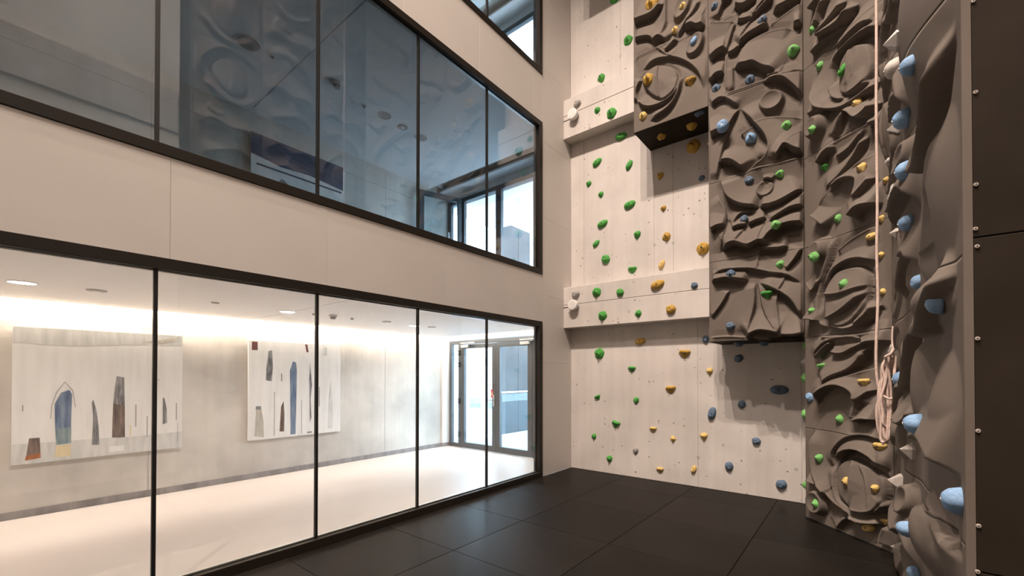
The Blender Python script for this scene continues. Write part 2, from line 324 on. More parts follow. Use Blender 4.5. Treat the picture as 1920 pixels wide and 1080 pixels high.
def detector(x, y, z, r, h, label):
    o = empty('smoke_detector', (x, y, z)); tag(o, label, 'detector', 'ceiling detectors')
    MB().cyl((0, 0, -h*.45), (0, 0, 1), r, h*.45, 20).build('base', WHITEPL, o); MB().cyl((0, 0, -h), (0, 0, 1), r*.6, h*.6, 18, r*.8).build('sensor_head', GREYDISC, o)
detector(-1.87, -3.46, 2.51, .06, .06, 'white smoke detector on corridor ceiling right of the second lit lamp')
detector(-1.94, -3.12, 2.51, .028, .03, 'tiny sensor on corridor ceiling beside the smoke detector')
detector(-1.93, -3.72, 2.51, .022, .025, 'tiny sensor on corridor ceiling left of the smoke detector')
downlight(-1.96, -4.56, 5.84, .135, False, 'large unlit recessed lamp in upper room ceiling, leftmost')
downlight(-1.93, -2.57, 5.84, .10, False, 'unlit recessed lamp in upper room ceiling, second from right')
downlight(-1.99, -1.78, 5.84, .11, False, 'unlit recessed lamp in upper room ceiling, rightmost')
vent(-1.97, -2.18, 5.84, .085, 'flat disc in upper room ceiling between two unlit lamps')
detector(-1.80, -3.46, 5.84, .065, .07, 'detector hanging from upper room ceiling beside the rope reflection')
detector(-1.96, -2.92, 5.84, .03, .03, 'tiny sensor on upper room ceiling between detector and lamps')
detector(-1.96, -4.27, 5.84, .03, .03, 'tiny sensor on upper room ceiling beside the largest lamp')

# ---- paintings
def paint(name, c1, c2, scale=6, stretch=(1, 4, .6)): return noisy(mat(name, c1, .8), c1, c2, scale, 8, stretch=stretch)
P_WHITE = paint('canvas_white', (.70, .68, .65), (.78, .76, .73), 3)
P_GREY = paint('paint_pale_grey', (.50, .50, .48), (.66, .65, .62), 5)
P_BLUE = paint('paint_blue', (.06, .10, .19), (.22, .28, .36), 6)
P_GREEN = paint('paint_blue_green', (.10, .16, .20), (.30, .36, .36), 9)
P_BROWN = paint('paint_brown', (.06, .04, .035), (.24, .17, .14), 8)
P_DARK = paint('paint_charcoal', (.05, .05, .06), (.34, .33, .33), 12)
P_ORANGE = paint('paint_orange', (.50, .20, .06), (.30, .10, .04), 8)
P_YELLOW = paint('paint_cream_yellow', (.72, .60, .36), (.62, .52, .34), 8)
P_BEIGE = paint('paint_beige', (.55, .50, .42), (.38, .36, .32), 10)
P_NAVY = paint('paint_navy', (.035, .045, .08), (.10, .12, .18), 5, (1, .8, 9))
P_MAROON = paint('paint_maroon', (.17, .05, .04), (.10, .05, .05), 8)
P_LINE = mat('paint_pencil', (.30, .29, .28), .9)
def painting(label, y0, y1, z0, z1, shapes):
    t = empty('painting', (ROOM_X, (y0+y1)/2, z0)); tag(t, label, 'painting', 'abstract paintings')
    w, h = y1-y0, z1-z0
    MB().box(.012, .045, -w/2, w/2, 0, h).build('canvas', P_WHITE, t)
    MB().box(0, .012, -w/2+.05, w/2-.05, .05, h-.05).build('hanging_batten', GREYDISC, t)
    for k, (nm, m, pts) in enumerate(shapes):
        lay = .0451+.0003*(k % 8)
        q = [(lay, -w/2+u*w, v*h) for u, v in pts]; MB().prism(q, (.0003, 0, 0)).build(nm, m, t)
def rect(u0, u1, v0, v1): return [(u0, v0), (u1, v0), (u1, v1), (u0, v1)]
painting('wide pale painting with blue arch, brown tower and orange-footed block', -6.425, -4.842, .62, 2.20, [
 ('paint_band', P_GREY, [(0, 0), (1, 0), (1, .145), (.66, .135), (.6, .14), (0, .15)]), ('paint_band', P_GREY, [(0, .885), (.3, .87), (.62, .9), (1, .91), (1, 1), (0, 1)]),
 ('paint_block', P_BROWN, [(.072, .055), (.143, .07), (.138, .185), (.085, .185)]), ('paint_foot', P_ORANGE, [(.066, .025), (.145, .035), (.143, .072), (.07, .058)]),
 ('paint_arch', P_BLUE, [(.217, .22), (.30, .24), (.305, .50), (.29, .535), (.245, .515), (.212, .43)]), ('paint_arch_base', P_GREEN, [(.222, .12), (.302, .125), (.302, .25), (.217, .24)]),
 ('paint_step', P_YELLOW, [(.215, .03), (.30, .025), (.30, .115), (.225, .115)]), ('paint_horn', P_DARK, [(.418, .095), (.462, .09), (.455, .25), (.44, .38), (.422, .455), (.415, .43), (.424, .33)]),
 ('paint_tower', P_BROWN, [(.535, .14), (.615, .135), (.612, .40), (.54, .42)]), ('paint_tower_top', P_DARK, [(.54, .415), (.612, .40), (.606, .63), (.56, .64), (.548, .52)]),
 ('paint_stroke', P_LINE, rect(.679, .686, .215, .40)), ('paint_stroke', P_LINE, rect(.754, .760, .12, .30)), ('paint_stroke', P_LINE, rect(.05, .056, .385, .43)),
 ('paint_stroke', P_LINE, rect(.79, .84, .605, .61)), ('paint_arc', P_LINE, [(.19, .32), (.195, .42), (.22, .52), (.265, .60), (.31, .53), (.325, .40), (.321, .40), (.306, .525), (.265, .592), (.224, .515), (.199, .42), (.194, .32)]),
 ('paint_spire', P_DARK, [(.862, .22), (.893, .23), (.888, .36), (.872, .45), (.862, .45)]), ('paint_stroke', P_LINE, rect(.955, .962, .25, .40)), ('paint_stroke', P_LINE, rect(.968, .971, .05, .22)),
 ('paint_patch', P_WHITE, rect(.52, .61, .025, .07)), ('paint_patch', P_YELLOW, rect(.645, .653, .14, .23)),
 ('paint_smear', P_BEIGE, [(.72, .93), (.86, .955), (.97, .985), (.95, .95), (.85, .92)])])
painting('white painting with tall blue column and scattered grey and brown shards', -3.992, -2.444, .61, 2.193, [
 ('paint_chip', P_MAROON, rect(.03, .085, .905, .99)), ('paint_shard', P_DARK, [(.165, .60), (.225, .59), (.235, .75), (.225, .91), (.19, .90), (.172, .75)]),
 ('paint_column', P_BLUE, [(.42, .02), (.475, .02), (.485, .70), (.475, .79), (.44, .80), (.41, .70)]), ('paint_chip', P_MAROON, [(.575, .99), (.60, .99), (.615, .905), (.59, .905)]),
 ('paint_sliver', P_DARK, [(.63, .13), (.65, .18), (.64, .40), (.655, .55), (.632, .80), (.622, .60), (.628, .40)]), ('paint_blade', P_BROWN, [(.305, .065), (.352, .06), (.355, .25), (.345, .38), (.32, .32)]),
 ('paint_pot', P_BEIGE, [(.06, .04), (.15, .02), (.145, .18), (.125, .31), (.075, .31)]), ('paint_cap', P_DARK, rect(.07, .12, .305, .34)),
 ('paint_blade', P_GREY, [(.84, .04), (.905, .05), (.90, .40), (.875, .59), (.855, .45)]), ('paint_blade_edge', P_BEIGE, [(.85, .34), (.868, .40), (.878, .58), (.862, .46)]),
 ('paint_stroke', P_LINE, rect(.248, .255, .02, .48)), ('paint_stroke', P_LINE, rect(.535, .542, .02, .38)), ('paint_stroke', P_LINE, rect(.318, .33, .59, .67)), ('paint_patch', P_GREY, rect(.78, .83, .88, .97)),
 ('paint_stroke', P_LINE, rect(.735, .745, .30, .52)), ('paint_stroke', P_DARK, rect(.60, .655, .018, .032))])
painting('upper room painting with dark blue streaked band across its top', -3.975, -2.411, 3.95, 5.51, [
 ('paint_band', P_NAVY, [(0, .78), (.3, .74), (.6, .76), (1, .72), (1, 1), (0, 1)]), ('paint_stroke', P_NAVY, rect(.05, .98, .68, .70)),
 ('paint_peak', P_DARK, [(.22, .50), (.30, .62), (.40, .56), (.42, .50)]), ('paint_shard', P_BLUE, [(.62, .52), (.78, .56), (.80, .42), (.70, .40)])])

# ---- glazed entrance of the ground floor corridor
def box_at(t, name, m, x0, x1, y0, y1, z0, z1, parent=None):
    l = t.location; return MB().box(x0-l[0], x1-l[0], y0-l[1], y1-l[1], z0-l[2], z1-l[2]).build(name, m, parent or t)
dr = empty('door_1', (-2.2, END_Y, 0)); tag(dr, 'grey framed double glass door at the end of the corridor', kind='structure')
Y0, Y1 = END_Y-.03, END_Y+.05
for a in ((-3.44, -3.365, 0, 2.43), (-1.05, -.99, 0, 2.43)): box_at(dr, 'frame_post', DOORGREY, a[0], a[1], Y0, Y1, a[2], a[3])
box_at(dr, 'frame_head', DOORGREY, -3.365, -1.05, Y0, Y1, 2.345, 2.43)
box_at(dr, 'frame_post', DOORGREY, -3.15, -3.06, Y0, Y1, 0, 2.345)
box_at(dr, 'frame_sill', DOORGREY, -3.365, -3.15, Y0, Y1, 0, .09)
box_at(dr, 'side_pane', DOORGLASS, -3.365, -3.15, END_Y, END_Y+.012, .09, 2.345)
def leaf(x0, x1, nm):
    lf = box_at(dr, nm, DOORGREY, x0, x0+.105, Y0-.01, Y1-.02, .012, 2.335)
    for b in ((x1-.105, x1, .012, 2.335), (x0+.105, x1-.105, .012, .13), (x0+.105, x1-.105, 2.245, 2.335)): box_at(dr, 'leaf_rail', DOORGREY, b[0], b[1], Y0-.01, Y1-.02, b[2], b[3], lf)
    box_at(dr, 'leaf_pane', DOORGLASS, x0+.105, x1-.105, END_Y, END_Y+.012, .13, 2.245, lf)
    return lf
l1 = leaf(-3.055, -2.005, 'door_leaf'); l2 = leaf(-1.998, -1.055, 'door_leaf')
box_at(dr, 'handle_plate', ALU, -2.075, -2.045, Y0-.02, Y0-.01, .98, 1.22, l1)
box_at(dr, 'lever', ALU, -2.20, -2.055, Y0-.055, Y0-.035, 1.10, 1.122, l1); box_at(dr, 'lever_neck', ALU, -2.07, -2.05, Y0-.055, Y0-.02, 1.10, 1.122, l1)
for x in (-3.02, -1.33):
    b = box_at(dr, 'door_closer', ALU, x+.02, x+.24, Y0-.07, Y0-.01, 2.265, 2.325); box_at(dr, 'closer_arm', ALU, x, x+.42, Y0-.06, Y0-.02, 2.352, 2.375, b)
for z in (2.15, 1.88, 1.06, .30):
    b = box_at(dr, 'hinge', BLACK, -3.115, -3.085, Y0-.022, Y0, z-.06, z+.06)
    for dz in (-.035, .035): box_at(dr, 'hinge_knuckle', BLACK, -3.13, -3.07, Y0-.03, Y0-.022, z+dz-.018, z+dz+.018, b)
sg = box_at(dr, 'door_sticker', mat('sticker_red', (.62, .05, .06), .5), -2.155, -2.075, Y0-.013, Y0-.011, 1.165, 1.34)
box_at(dr, 'sticker_symbol', mat('sticker_yellow', (.80, .62, .22), .5), -2.115, -2.085, Y0-.0145, Y0-.013, 1.21, 1.27, sg); box_at(dr, 'sticker_line', mat('sticker_white', (.85, .8, .78), .5), -2.15, -2.125, Y0-.0145, Y0-.013, 1.19, 1.31, sg)
# ---- glazed front of the upper room with an open door leaf
def facade(n, zf, zt, label):
    t = empty('window_%d' % n, (-2, END_Y, zf)); tag(t, label, kind='structure')
    for x0, x1 in ((ROOM_X, -3.40), (-3.10, -2.97), (-2.02, -1.87), (-1.03, -.93)): box_at(t, 'frame_post', DOORGREY, x0, x1, Y0, Y1, zf, zt)
    box_at(t, 'frame_head', DOORGREY, ROOM_X, -.93, Y0, Y1, zt, zt+.09); box_at(t, 'frame_sill', DOORGREY, ROOM_X, -.93, Y0, Y1, zf, zf+.09)
    for x0, x1 in ((-3.40, -3.10), (-2.97, -2.02), (-1.87, -1.03)): box_at(t, 'glass_pane', FACGLASS, x0, x1, END_Y, END_Y+.012, zf+.09, zt)
facade(4, 3.20, 5.60, 'grey framed window wall at the end of the upper room'); facade(5, 6.48, 8.85, 'grey framed window wall at the end of the top room')
for k, (zf, zt) in enumerate(((3.2, 5.69), (6.48, 8.94))):
    w = MB().box(-.93, -.02, END_Y, END_Y+.15, zf, zf+3.28).box(ROOM_X, -.93, END_Y, END_Y+.15, zt, zf+3.28).build('wall_facade_%d' % (k+2), WHITE); tag(w, 'pale wall beside the end window of the %s room' % ('upper', 'top')[k], kind='structure')
ol = empty('open_door', (-3.03, .24, 3.22)); tag(ol, 'dark framed glass door leaf standing ajar in the upper room', 'door'); ol.rotation_euler[2] = math.atan2(-.70-.24, -3.343+3.03)
for b in ((0, .09, 0, 2.43), (.90, .99, 0, 2.43), (.09, .90, 0, .10), (.09, .90, 2.33, 2.43)): MB().box(b[0], b[1], -.03, .03, b[2], b[3]).build('door_stile' if b[1]-b[0] < .2 else 'door_rail', DOORGREY, ol)
MB().box(.09, .90, -.006, .006, .10, 2.33).build('door_pane', DOORGLASS, ol); MB().box(.93, .95, -.07, -.03, 1.0, 1.02).box(.82, .95, -.08, -.065, 1.0, 1.02).build('door_lever', ALU, ol)
# ---- outside: walkway, railing, neighbouring houses
PAVE = noisy(mat('walkway_paving', (.50, .52, .54), .7), (.22, .24, .26), (.28, .30, .32), 3, 6)
wk = MB().box(-3.75, 6, END_Y+.05, 16, -.25, -.01).build('floor_walkway', PAVE); tag(wk, 'pale paved walkway outside the corridor door', kind='structure')
sf = MB().box(-3.75, .2, END_Y+.15, 2.2, 5.62, 5.90).build('ceiling_canopy', CEIL); tag(sf, 'grey soffit over the terrace outside the upper room', kind='structure')
RAILG = glass('railing_glass', (.80, .88, .92), 1.45)
rl = empty('glass_railing', (-3.62, 6, 0)); tag(rl, 'glass railing with slim metal handrail along the outside walkway', 'railing')
for k in range(9):
    y = .6+k*1.5; box_at(rl, 'rail_post', ALU, -3.64, -3.60, y-.02, y+.02, -.02, 1.15)
    if k < 8: box_at(rl, 'rail_pane', RAILG, -3.625, -3.613, y+.03, y+1.47, .05, 1.12)
box_at(rl, 'handrail', ALU, -3.65, -3.59, .5, 12.7, 1.15, 1.19)
CON_DARK = concrete('tower_concrete', (.035, .037, .04), (.06, .062, .065), pore=(.02, .02, .02), pscale=4)
tw = empty('concrete_tower', (-5.7, 4.9, -3)); tag(tw, 'dark grey concrete tower outside behind the glass railing', 'building')
for k in range(5):
    z0 = -3+1.93*k
    for y0, y1 in ((4.2, 4.865), (4.885, 5.55)): box_at(tw, 'concrete_panel', CON_DARK, -5.35, -5.0, y0, y1, z0+.008, z0+1.93-.008)
box_at(tw, 'core', BOARD, -5.33, -5.02, 4.21, 5.54, -3, 6.62)
BW = mat('render_white', (.82, .83, .84), .8); BG = mat('window_grey', (.22, .26, .30), .3)
hw = empty('white_house', (-15, 17, -3)); tag(hw, 'bright white building seen through the left door leaf', 'building')
box_at(hw, 'house_wall', BW, -22, -12.6, 15, 20, -3, 6.4)
for x in (-19.5, -17.2, -15.4, -13.9):
    for z in (2.6, -.6): f = box_at(hw, 'window_frame', WHITE, x-.05, x+1.15, 14.94, 15.0, z-.05, z+.75); box_at(hw, 'window_pane', BG, x, x+1.1, 14.92, 14.94, z, z+.7, f)
hw2 = empty('pale_house', (-6, 22, -3)); tag(hw2, 'pale building seen beyond the concrete tower at the right door edge', 'building')
box_at(hw2, 'house_wall', BW, -12.4, -1, 20, 25, -3, 5.0)
for x in (-11, -9.5, -8, -6.5, -5):
    for z in (.2, 2.9): f = box_at(hw2, 'window_frame', WHITE, x-.05, x+.85, 19.94, 20.0, z-.05, z+1.05); box_at(hw2, 'window_pane', BG, x, x+.8, 19.92, 19.94, z, z+1.0, f)
gr = MB().box(-40, 20, .5, 60, -3.3, -3).build('ground', PAVE); tag(gr, 'grey courtyard ground below the walkway', kind='structure')

# ================================================================== CLIMBING RELIEF
MOD = 1.04; ZV = np.array([0, 0, 1.0])
class Wall:
    def __init__(s, name, O, S, N, rows, width=MOD):
        s.name = name; s.O = np.array(O, float); s.S = np.array(S, float); s.S /= np.linalg.norm(s.S); s.N = np.array(N, float); s.N /= np.linalg.norm(s.N)
        s.rows = rows; s.width = width; s.feat = []; s.drop = .011; s.gain = 1.15; s.bead = .007; s.fade = 1.0 if name == 'w4' else 1.75
    def pt(s, a, z, h=0.0): return s.O + s.S*a + ZV*z + s.N*h
    def px(s, p, h=.04):
        o = s.O+s.N*h; d = ray(*p); t = ((o-CAM)@s.N)/(d@s.N); q = CAM+d*t-o; return (q@s.S, q[2])
    def sc(s, pts, drop, A, w=.2, px=True):
        P = np.array([s.px(p) for p in pts] if px else pts, float)
        # Catmull-Rom resample
        E = np.vstack([2*P[0]-P[1], P, 2*P[-1]-P[-2]]); out = []
        for i in range(1, len(E)-2):
            p0, p1, p2, p3 = E[i-1:i+3]
            for t in np.linspace(0, 1, 7)[:-1]: out.append(.5*((2*p1)+(-p0+p2)*t+(2*p0-5*p1+4*p2-p3)*t*t+(-p0+3*p1-3*p2+p3)*t**3))
        out.append(P[-1]); C = np.array(out)
        D = {'d': (0, -1), 'u': (0, 1), 'l': (-1, 0), 'r': (1, 0)}[drop]
        d = C[-1]-C[0]; nrm = np.array([-d[1], d[0]]); sgn = -1 if nrm@np.array(D) > 0 else 1   # +1: left normal side is the high side
        w *= s.fade; s.feat.append(('sc', C, sgn, A, w, C.min(0)-w, C.max(0)+w))
    def ring(s, c, rx, ry, ang, A, dish=.3, px=True, soft=.3):
        if px:
            cc = np.array(s.px(c)); ex = np.array(s.px((c[0]+1, c[1])))-cc; k = abs(ex[0]); ey = abs(np.array(s.px((c[0], c[1]+1)))[1]-cc[1]); rx, ry = rx*k, ry*ey
        else: cc = np.array(c, float)
        m = max(rx, ry)*1.05; s.feat.append(('rg', cc, rx, ry, math.radians(ang), A, cc-m, cc+m, dish, soft))
    def disc(s, pts, A, px=True):
        P = np.array([s.px(p) for p in pts] if px else pts, float); n = len(P); out = []
        for i in range(n):
            p0, p1, p2, p3 = P[i-1], P[i], P[(i+1) % n], P[(i+2) % n]
            for t in np.linspace(0, 1, 6)[:-1]: out.append(.5*((2*p1)+(-p0+p2)*t+(2*p0-5*p1+4*p2-p3)*t*t+(-p0+3*p1-3*p2+p3)*t**3))
        P = np.array(out); s.feat.append(('pg', P, None, A, 0, P.min(0)-.06, P.max(0)+.06))
    def dome(s, c, rs, rz, A):
        c = np.array(c, float); m = np.array([rs, rz]); s.feat.append(('dm', c, rs, rz, A, c-m, c+m))
    def height(s, a, z):
        X = np.stack([np.asarray(a, float).ravel(), np.asarray(z, float).ravel()], 1); H = np.zeros(len(X)); G = np.zeros(len(X)); B = np.zeros(len(X))
        lo, hi = X.min(0), X.max(0)
        for f in s.feat:
            b0, b1 = (f[5], f[6]) if f[0] != 'rg' else (f[6], f[7])
            if (b1 < lo).any() or (b0 > hi).any(): continue
            idx = np.where((X >= b0).all(1) & (X <= b1).all(1))[0]
            if not len(idx): continue
            Q = X[idx]
            if f[0] == 'dm':
                _, c, rs, rz, A, _, _ = f; q = ((Q[:, 0]-c[0])/rs)**2+((Q[:, 1]-c[1])/rz)**2; H[idx] += A*np.clip(1-q, 0, 1)**1.3; continue
            if f[0] == 'rg':
                _, c, rx, ry, an, A, _, _, dish, soft = f
                d = Q-c; u = d[:, 0]*math.cos(an)+d[:, 1]*math.sin(an); v = -d[:, 0]*math.sin(an)+d[:, 1]*math.cos(an)
                q = np.sqrt((u/rx)**2+(v/ry)**2); t = np.clip((1-q)/soft, 0, 1); h = A*(t*t*(3-2*t)); h -= A*dish*np.clip(1-(q/(1-soft))**2, 0, 1); H[idx] = np.maximum(H[idx], H[idx]*.4*(t > 0)+h)+0
                continue
            C = f[1]; seg0, seg1 = (C[:-1], C[1:]) if f[0] == 'sc' else (C, np.roll(C, -1, 0))
            d = seg1-seg0; L2 = np.maximum((d**2).sum(1), 1e-12)
            rel = Q[:, None, :]-seg0[None]; t = np.clip((rel*d[None]).sum(2)/L2, 0, 1); near = rel-t[..., None]*d[None]; dd = (near**2).sum(2); k = dd.argmin(1)
            dist = np.sqrt(dd[np.arange(len(Q)), k])
            if f[0] == 'sc':
                tt = t[np.arange(len(Q)), k]; cr = d[k, 0]*rel[np.arange(len(Q)), k, 1]-d[k, 1]*rel[np.arange(len(Q)), k, 0]
                sd = np.where(cr*f[2] >= 0, dist, -dist); par = (k+tt)/len(d); tp = np.clip(np.minimum(par, 1-par)/.16, 0, 1); tp = tp*tp*(3-2*tp)
                h = np.where(sd >= 0, np.clip(1-sd/f[4], 0, 1)**1.35, np.clip(1+sd/s.drop, 0, 1)); h = s.gain*f[3]*tp*h; H[idx] = np.maximum(H[idx], h)+.25*np.minimum(H[idx], h); B[idx] = np.maximum(B[idx], s.bead*tp*np.exp(-((sd-.010)/.009)**2)); G[idx] = np.minimum(G[idx], np.where(sd < -s.drop*.6, -.42*f[3]*tp*np.clip(1+sd/.09, 0, 1), 0))
            else:
                x, y = Q[:, 0], Q[:, 1]; ins = np.zeros(len(Q), bool)
                for p0, p1 in zip(seg0, seg1):
                    cnd = ((p0[1] > y) != (p1[1] > y)) & (x < (p1[0]-p0[0])*(y-p0[1])/(p1[1]-p0[1]+1e-12)+p0[0]); ins ^= cnd
                tt = np.clip(dist/.016, 0, 1); H[idx] = np.where(ins, .45*H[idx]+1.5*f[3]*(.6*tt+.4*np.clip(dist/.2, 0, 1)), H[idx]); G[idx] = np.where(ins, .4*G[idx], np.minimum(G[idx], -.5*f[3]*np.clip(1-dist/.045, 0, 1)))
        H = np.clip(H+G+B, -.062, .19)
        aa = np.mod(X[:, 0], s.width) if s.width < 1.2 else X[:, 0]
        e = np.minimum(aa, s.width-aa); e = np.clip(e/.035, 0, 1); H *= .12+.88*e*e*(3-2*e)
        return H
    def panel(s, parent, a0, a1, z0, z1, n):
        g = .0018; U = np.linspace(a0+g, a1-g, n); V = np.linspace(z0+g, z1-g, n); A, Z = np.meshgrid(U, V)
        H = s.height(np.clip(A, a0+1e-4, a1-1e-4), Z).reshape(A.shape)
        O = s.pt((a0+a1)/2, z0)
        P = (s.O[None, None]-O+A[..., None]*s.S+Z[..., None]*ZV+H[..., None]*s.N).reshape(-1, 3)
        I = np.arange(n*n).reshape(n, n); q = np.stack([I[:-1, :-1], I[:-1, 1:], I[1:, 1:], I[1:, :-1]], -1).reshape(-1, 4)
        per = np.concatenate([I[0, :], I[1:, -1], I[-1, -2::-1], I[-2:0:-1, 0]])
        back = P[per]-s.N*(H.ravel()[per][:, None]+.07); m = len(per); bi = n*n+np.arange(m)
        sk = np.stack([per, bi, np.roll(bi, -1), np.roll(per, -1)], -1)
        if np.dot(np.cross(s.S, ZV), s.N) < 0: q = q[:, ::-1]; sk = sk[:, ::-1]
        me = bpy.data.meshes.new('relief_panel'); me.from_pydata(np.vstack([P, back]).tolist(), [], np.vstack([q, sk]).tolist()); me.update(); me.materials.append(RELIEF)
        sm = [True]*len(q)+[False]*len(sk); me.polygons.foreach_set('use_smooth', sm)
        o = bpy.data.objects.new('relief_panel', me); o.location = O-np.array(parent.location); link(o, parent); return o
def generic(w, a0, z0, seed, amp=1.0):
    R = random.Random(seed); k = R.randrange(4); P = lambda u, v: (a0+u*MOD, z0+v*MOD)
    fl_ = R.random() < .5; F = (lambda u, v: P(1-u, v)) if fl_ else P
    if k == 0:
        w.sc([F(.05, .75), F(.3, .95), F(.65, .9), F(.9, .6), F(.85, .3)], 'd', .06*amp, .2, False); w.disc([F(.25, .5), F(.35, .72), F(.55, .78), F(.72, .6), F(.7, .35), F(.5, .18), F(.32, .28)], .06*amp, False)
        w.sc([F(.5, .77), F(.48, .5), F(.52, .2)], 'r', .05*amp, .15, False); w.sc([F(.05, .35), F(.3, .1), F(.6, .08), F(.9, .3)], 'd', .09*amp, .2, False)
    elif k == 1:
        w.sc([F(.02, .2), F(.3, .45), F(.6, .6), F(.98, .95)], 'd', .10*amp, .25, False); w.sc([F(.1, .9), F(.35, .6), F(.5, .3), F(.55, .03)], 'r', .06*amp, .2, False); w.sc([F(.45, .35), F(.7, .3), F(.97, .4)], 'd', .11*amp, .2, False); w.ring(P(.25, .2), .13, .1, 30, .09*amp, px=False)
    elif k == 2:
        w.sc([F(.03, .5), F(.25, .68), F(.5, .62), F(.75, .7), F(.97, .55)], 'd', .11*amp, .25, False); w.sc([F(.1, .2), F(.35, .32), F(.6, .25), F(.9, .1)], 'd', .10*amp, .2, False); w.ring(P(.7, .86), .14, .11, 20, .09*amp, px=False); w.sc([F(.5, .6), F(.42, .35), F(.5, .05)], 'l', .05*amp, .2, False)
    else:
        w.sc([F(.05, .1), F(.2, .45), F(.5, .75), F(.9, .95)], 'u', .06*amp, .22, False); w.sc([F(.15, .05), F(.4, .4), F(.7, .65), F(.97, .8)], 'd', .10*amp, .2, False); w.sc([F(.05, .85), F(.25, .72), F(.45, .85)], 'd', .09*amp, .2, False); w.sc([F(.55, .45), F(.75, .3), F(.95, .4)], 'd', .10*amp, .2, False); w.ring(P(.3, .12), .1, .13, 0, .08*amp, px=False)
FR_Y = -.645
W0 = Wall('w0', (.425, FR_Y, 0), (1, 0, 0), (0, -1, 0), (8, 11)); W1 = Wall('w1', (1.463, FR_Y, 0), (1, 0, 0), (0, -1, 0), (5, 11), 1.03); W2 = Wall('w2', (2.493, FR_Y, 0), (1, 0, 0), (0, -1, 0), (2, 11))
W3 = Wall('w3', (3.537, FR_Y+.004, 0), (1, -1, 0), (-1, -1, 0), (0, 11)); W4 = Wall('w4', (4.276, -1.384, 0), (.049, -3.09, 0), (-3.09, -.049, 0), (0, 11))
# --- traced ridges: (points in photo pixels, side that drops away, height, fade width)
T1 = [([(1187,42),(1200,38),(1225,27),(1246,4)],'d',.10,.2), ([(1248,-15),(1248,20),(1247,45),(1238,72)],'r',.05,.12), ([(1312,-5),(1300,22),(1283,45),(1270,70)],'r',.05,.1), ([(1280,54),(1297,47),(1308,50),(1322,44)],'d',.10,.16),
 ([(1188,74),(1200,70),(1218,69),(1228,84)],'d',.06,.12), ([(1224,80),(1237,70),(1252,78)],'d',.09,.12), ([(1188,110),(1208,99),(1250,80),(1272,70)],'u',.04,.15), ([(1246,99),(1258,85),(1270,72)],'r',.06,.1),
 ([(1200,132),(1230,112),(1260,107),(1290,117),(1311,137),(1318,165)],'d',.055,.12), ([(1234,118),(1234,155),(1240,190)],'r',.04,.12), ([(1192,186),(1210,200),(1235,197),(1262,179),(1274,150)],'d',.07,.1), ([(1215,226),(1252,202),(1271,170),(1278,140)],'r',.06,.12), ([(1203,145),(1192,170),(1193,190)],'r',.05,.1), ([(1230,88),(1248,101),(1262,107)],'d',.04,.1)]
for t in T1: W1.sc(*t)
W1.ring((1279,14),17,27,-22,.09); W1.ring((1303,84),17,25,-24,.09); W1.disc([(1237,121),(1262,126),(1271,142),(1268,165),(1255,180),(1238,187),(1215,172),(1203,150),(1212,134)],.05)
